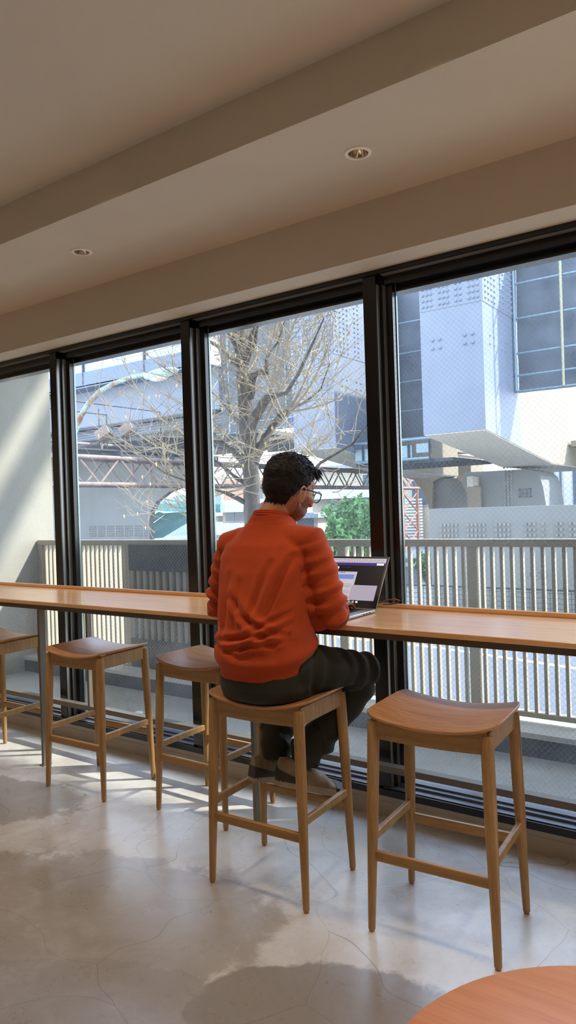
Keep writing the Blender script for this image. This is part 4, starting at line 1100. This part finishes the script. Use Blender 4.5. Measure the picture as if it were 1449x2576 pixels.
def tr_fold(p, n_):
    f = 0
    for (a, b, c, k) in ((HPR, KNR, ANR, 0), (HPL, KNL, ANL, 7)):
        t, d = seg_t(p, a, b); t2, d2 = seg_t(p, b, c)
        if min(d, d2) > .12: continue
        s_ = t if d < d2 else 1 + t2
        ang = (p - b).dot(V((0, .4, 1))) * 8
        amp = .0015 + .004 * gs(s_ - .95, .22) + .006 * gs(s_ - 1.85, .25) + .003 * gs(s_ - .1, .2)
        f += amp * sin(s_ * 34 + ang + 2 * noise.noise(p * 8)) + .004 * noise.noise(p * 11 + V((k, 0, 0))) * (1 if s_ > .5 else .6)
    return f if p.z > .752 or (p.y > 2.42) else 0
displace(tme, tr_fold)
for v in tme.vertices:           # rest flat on the seat
    if v.co.y < 2.47 and v.co.z < .752 and v.co.z > .66: 
        u = (v.co.x + 1.709) / .228; v.co.z = max(v.co.z, .726 + .030 * u * u)
tme.transform(Matrix.Translation(-MO))
tro = as_object(tme, 'trousers', M['trousers'], man)
pk = MB().tube([V((-1.555, 2.18, .862)) - MO, V((-1.535, 2.24, .905)) - MO, V((-1.53, 2.285, .93)) - MO], .0022, 6).build('pocket_seam', M['trousers'], tro)
# ---- shoes
def shoe(heel, toe, upv, name_m):
    f = (toe - heel); L = f.length; f.normalize(); s = f.cross(upv).normalized(); u = s.cross(f)
    sh = empty('shoe', (0, 0, 0)); sh.parent = man
    def Q(a, b, c): return heel + f * (a * L) + s * b + u * c - MO
    def prof(a):   # half width, and height of upper
        w = .036 + .012 * sin(min(1, a * 1.15) * pi * .62) - .020 * max(0, a - .80) ** 1.5 * 5
        if a > .9: w *= sqrt(max(.02, 1 - ((a - .9) / .1) ** 2 * .75))
        if a < .08: w *= sqrt(max(.05, 1 - ((.08 - a) / .08) ** 2 * .55))
        return w
    mb = MB(); rr = []
    N = 22
    for i in range(N + 1):
        a = i / N; w = prof(a); z0 = .0 + .006 * max(0, a - .8) * 5 * .9; z1 = z0 + .032 - .006 * a
        rr.append([Q(a, -w, z0), Q(a, -w - .002, (z0 + z1) / 2), Q(a, -w, z1), Q(a, w, z1), Q(a, w + .002, (z0 + z1) / 2), Q(a, w, z0)])
    mb.rings(rr).build('sole', M['sole'], sh, smooth=True, bevel=.003)
    mb = MB(); rr = []; n = 20
    for i in range(N + 1):
        a = i / N; w = prof(a) * .97
        h = .108 if a < .22 else (.108 - (a - .22) / .5 * .055 if a < .72 else .045 - (a - .72) / .28 * .018)
        if a < .05: h *= .96
        ring_ = []
        for k in range(n):
            t = pi * k / (n - 1); e = .55
            x = -w * (abs(cos(t)) ** e) * (1 if cos(t) > 0 else -1); z = .018 + (h - .018) * (sin(t) ** .62)
            ww = 1 - .30 * max(0, (z - .04) / .06) if z > .04 else 1
            ring_.append(Q(a, x * ww, z))
        rr.append(ring_)
    up_ = mb.rings(rr).build('upper', M['shoe'], sh, smooth=True)
    # dark heel counter and toe cap
    def band(a0, a1, hmax, nm, m):
        mb = MB(); rr = []; n = 64
        for i in range(9):
            a = a0 + (a1 - a0) * i / 8; w = prof(a) * .97 + .0022; h = (.100 if a < .22 else (.100 - (a - .22) / .5 * .055 if a < .72 else .045 - (a - .72) / .28 * .018)) + .002
            hm_ = hmax(i / 8)
            r_ = []
            for k in range(n):
                t = pi * k / (n - 1); x = -w * (abs(cos(t)) ** .55) * (1 if cos(t) > 0 else -1); z = min(.018 + (h - .018) * (sin(t) ** .62), hm_)
                ww = 1 - .30 * max(0, (z - .04) / .06) if z > .04 else 1
                r_.append(Q(a, x * ww, z))
            rr.append(r_)
        mb.rings(rr).build(nm, M[m], sh, smooth=True)
    band(-.004, .34, lambda q: .066 - .025 * q, 'heel_counter', 'shoe_dark')
    band(.80, 1.004, lambda q: .045, 'toe_cap', 'shoe_dark')
    mb = MB()
    for i in range(5):
        a = .36 + i * .075; h = .100 - (a - .22) / .5 * .055 + .004
        mb.tube([Q(a, -.020, h - .008), Q(a + .01, 0, h + .001), Q(a + .03, .020, h - .008)], .0022, 6)
        mb.tube([Q(a, .020, h - .008), Q(a + .01, 0, h + .003), Q(a + .03, -.020, h - .008)], .0022, 6)
    mb.tube([Q(.36, .0, .096), Q(.38, .025, .105), Q(.44, .035, .085), Q(.40, .012, .09)], .0022, 6)
    mb.build('laces', M['sole'], sh, smooth=True, fix=False)
    return sh
shoe(V((-1.765, 2.328, .352)), V((-1.556, 2.545, .272)), V((.15, .05, 1)), 'r')
shoe(V((-1.885, 2.330, .330)), V((-1.800, 2.590, .285)), V((.0, .1, 1)), 'l')

# ================================================================== LAPTOP
lt = empty('laptop', (-1.67, 2.60, 1.0), 0, 'open silver laptop showing a web page, on the counter before the man', 'laptop')
M['lap'] = mat('aluminium_laptop', (176, 172, 168), .35, metal=.7, var=.03)
M['key'] = mat('black_keys', (24, 24, 26), .6, var=.05)
M['bez'] = mat('black_bezel', (8, 8, 9), .3, var=.02, spec=.2)
def scr(name, c, e=1.0): return mat(name, c, .35, var=.0, spec=.12, emit=(c, e))
MB().box(-.180, .180, -.128, .122, .002, .015).build('base', M['lap'], lt, bevel=.004)
MB().box(-.055, .055, -.122, -.045, .0151, .0156).build('trackpad', M['lap'], lt)
mb = MB()
for r in range(6):
    for k in range(14):
        if r == 5 and 4 <= k <= 8:
            if k == 4: mb.box(-.060, .036, -.035, -.022, .0152, .0168)
            continue
        x = -.140 + k * .0200; y = .095 - r * .0215
        mb.box(x, x + .0165, y - .016, y, .0152, .0168)
mb.build('keyboard', M['key'], lt)
for yy in (.02, .045, .07): MB().box(.1795, .1808, yy - .005, yy + .005, .006, .010).build('port', M['key'], lt)
ang = math.atan2(.229 - .015, .140)
LM = Matrix.Translation((0, .126, .0155)) @ Matrix.Rotation(ang, 4, 'X')     # lid: local y runs up the screen, local z faces the user (negated)
H_ = .256
def lidbox(x0, x1, y0, y1, z0, z1): return MB().box(x0, x1, y0, y1, z0, z1, LM)
lidbox(-.180, .180, 0, H_, -.006, -.0005).build('lid', M['lap'], lt, bevel=.003)
lidbox(-.178, .178, .002, H_ - .002, -.0004, .0003).build('bezel', M['bez'], lt)
# picture on the screen
def px_(name, x0, x1, y0, y1, c, e=1.0, lvl=0): return lidbox(x0, x1, y0, y1, .0004 + lvl * .0002, .0005 + lvl * .0002).build(name, scr(name + '_glow', c, e), lt)
sx0, sx1, sy0, sy1 = -.170, .170, .022, .244
px_('screen', sx0, sx1, sy0, sy1, (10, 10, 14), .6)
px_('browser_bar', sx0, sx1, sy1 - .022, sy1, (150, 146, 158), .75, 1)
px_('purple_header', sx0, sx1, sy1 - .036, sy1 - .0222, (42, 30, 92), .8, 1)
px_('header_button', .128, .163, sy1 - .034, sy1 - .0245, (186, 182, 196), .8, 2)
px_('document_panel', -.150, .040, sy0 + .012, sy1 - .068, (150, 148, 158), .7, 1)
px_('side_panel', .030, .158, sy0 + .014, sy0 + .088, (132, 130, 146), .65, 2)
px_('highlighted_text', -.135, .030, sy1 - .106, sy1 - .082, (88, 116, 176), .75, 2)
mb = MB()
def row(y, x0, x1, n_, h=.0016, lvl=.0012):
    r_ = random.Random(int(y * 1e5)); x = x0
    while x < x1:
        w_ = r_.uniform(.004, .012); mb.add([LM @ V(q) for q in ((x, y, lvl), (min(x + w_, x1), y, lvl), (min(x + w_, x1), y + h, lvl), (x, y + h, lvl))], [(0, 1, 2, 3)]); x += w_ + r_.uniform(.002, .005)
for y in (sy1 - .009, sy1 - .019): row(y, -.16, .16, 20, .0022)
row(sy1 - .074, -.13, -.02, 6, .003)
for k in range(3): row(sy1 - .089 - k * .0065, -.13, .028, 9, .0018)
for k in range(11): row(sy1 - .124 - k * .0075, -.13, .026 if k % 4 else -.03, 9)
row(sy1 - .047, -.05, .0, 4, .003)
mb.build('page_text', scr('text_tone', (60, 60, 78), .4), lt, fix=False)
px_('page_icon', -.075, -.062, sy1 - .055, sy1 - .043, (196, 192, 200), .8, 2)
for k, c in enumerate(((80, 160, 110), (190, 190, 200), (90, 140, 210), (210, 210, 214), (160, 90, 90), (120, 170, 220), (200, 196, 204), (70, 170, 120), (150, 150, 160), (196, 190, 198))):
    px_('dock_icon', -.10 + k * .019, -.10 + k * .019 + .011, sy0 + .001, sy0 + .010, c, .55, 3)
cb = MB().tube([V((-1.51, 2.83, 1.022)) + V(q) for q in ((0, 0, 0), (.03, .005, .001), (.06, .015, .006), (.075, .01, .018), (.06, -.005, .026), (.03, -.01, .022), (.0, -.008, .010), (-.03, 0, .004))], .0035, 8).build('cable', mat('brown_cable', (120, 62, 44), .5), smooth=True)
tag(cb, 'brown cable looped on the counter behind the laptop', 'cable')

# ================================================================== LIGHT
wd = bpy.data.worlds.new('sky'); S.world = wd; wd.use_nodes = True
nt = wd.node_tree; bg = nt.nodes['Background']
tc = nt.nodes.new('ShaderNodeTexCoord'); sp = nt.nodes.new('ShaderNodeSeparateXYZ'); nt.links.new(tc.outputs['Generated'], sp.inputs[0])
rp = nt.nodes.new('ShaderNodeValToRGB'); nt.links.new(sp.outputs[2], rp.inputs[0])
rp.color_ramp.elements[0].position = 0.0; rp.color_ramp.elements[0].color = (0.92, 0.95, 1.0, 1)
rp.color_ramp.elements[1].position = 0.6; rp.color_ramp.elements[1].color = (0.52, 0.69, 1.0, 1)
nt.links.new(rp.outputs[0], bg.inputs[0]); bg.inputs[1].default_value = 2.9
def lamp(name, typ, loc, rot, energy, col, **kw):
    l = bpy.data.lights.new(name, typ); l.energy = energy; l.color = col
    for k, v in kw.items(): setattr(l, k, v)
    o = bpy.data.objects.new(name, l); COL.objects.link(o); o.location = loc; o.rotation_euler = rot; return o
sun_to = Vector((1.363, 1.0, 1.53)).normalized()
sn = lamp('sun', 'SUN', (10, 12, 12), (0, 0, 0), 6.0, (1.0, .94, .84), angle=radians(1.2))
sn.rotation_euler = sun_to.to_track_quat('Z', 'Y').to_euler()
# warm ceiling lamps by the counter, then added fill lights behind the camera
for x in (-5.4, -3.9, -2.4, -.9, .6, 2.1):        # the row above the counter side, just out of the picture
    lamp('ceiling_lamp_and_fill', 'SPOT', (x, 1.82, 2.985), (0, 0, 0), 20, (1.0, .81, .61), spot_size=radians(125), spot_blend=.5, shadow_soft_size=.045)
for x in (-4.4, -1.2, 2.0):
    for y in (-3.0, -.6):
        lamp('ceiling_lamp_and_fill', 'SPOT', (x, y, 2.985), (0, 0, 0), 11, (1.0, .80, .60), spot_size=radians(140), spot_blend=.6, shadow_soft_size=.06)  # added fill spots that brighten the room from behind
S.view_settings.view_transform = 'Standard'; S.view_settings.look = 'None'; S.view_settings.gamma = 1; S.view_settings.exposure = 1.0
S.view_settings.use_curve_mapping = False
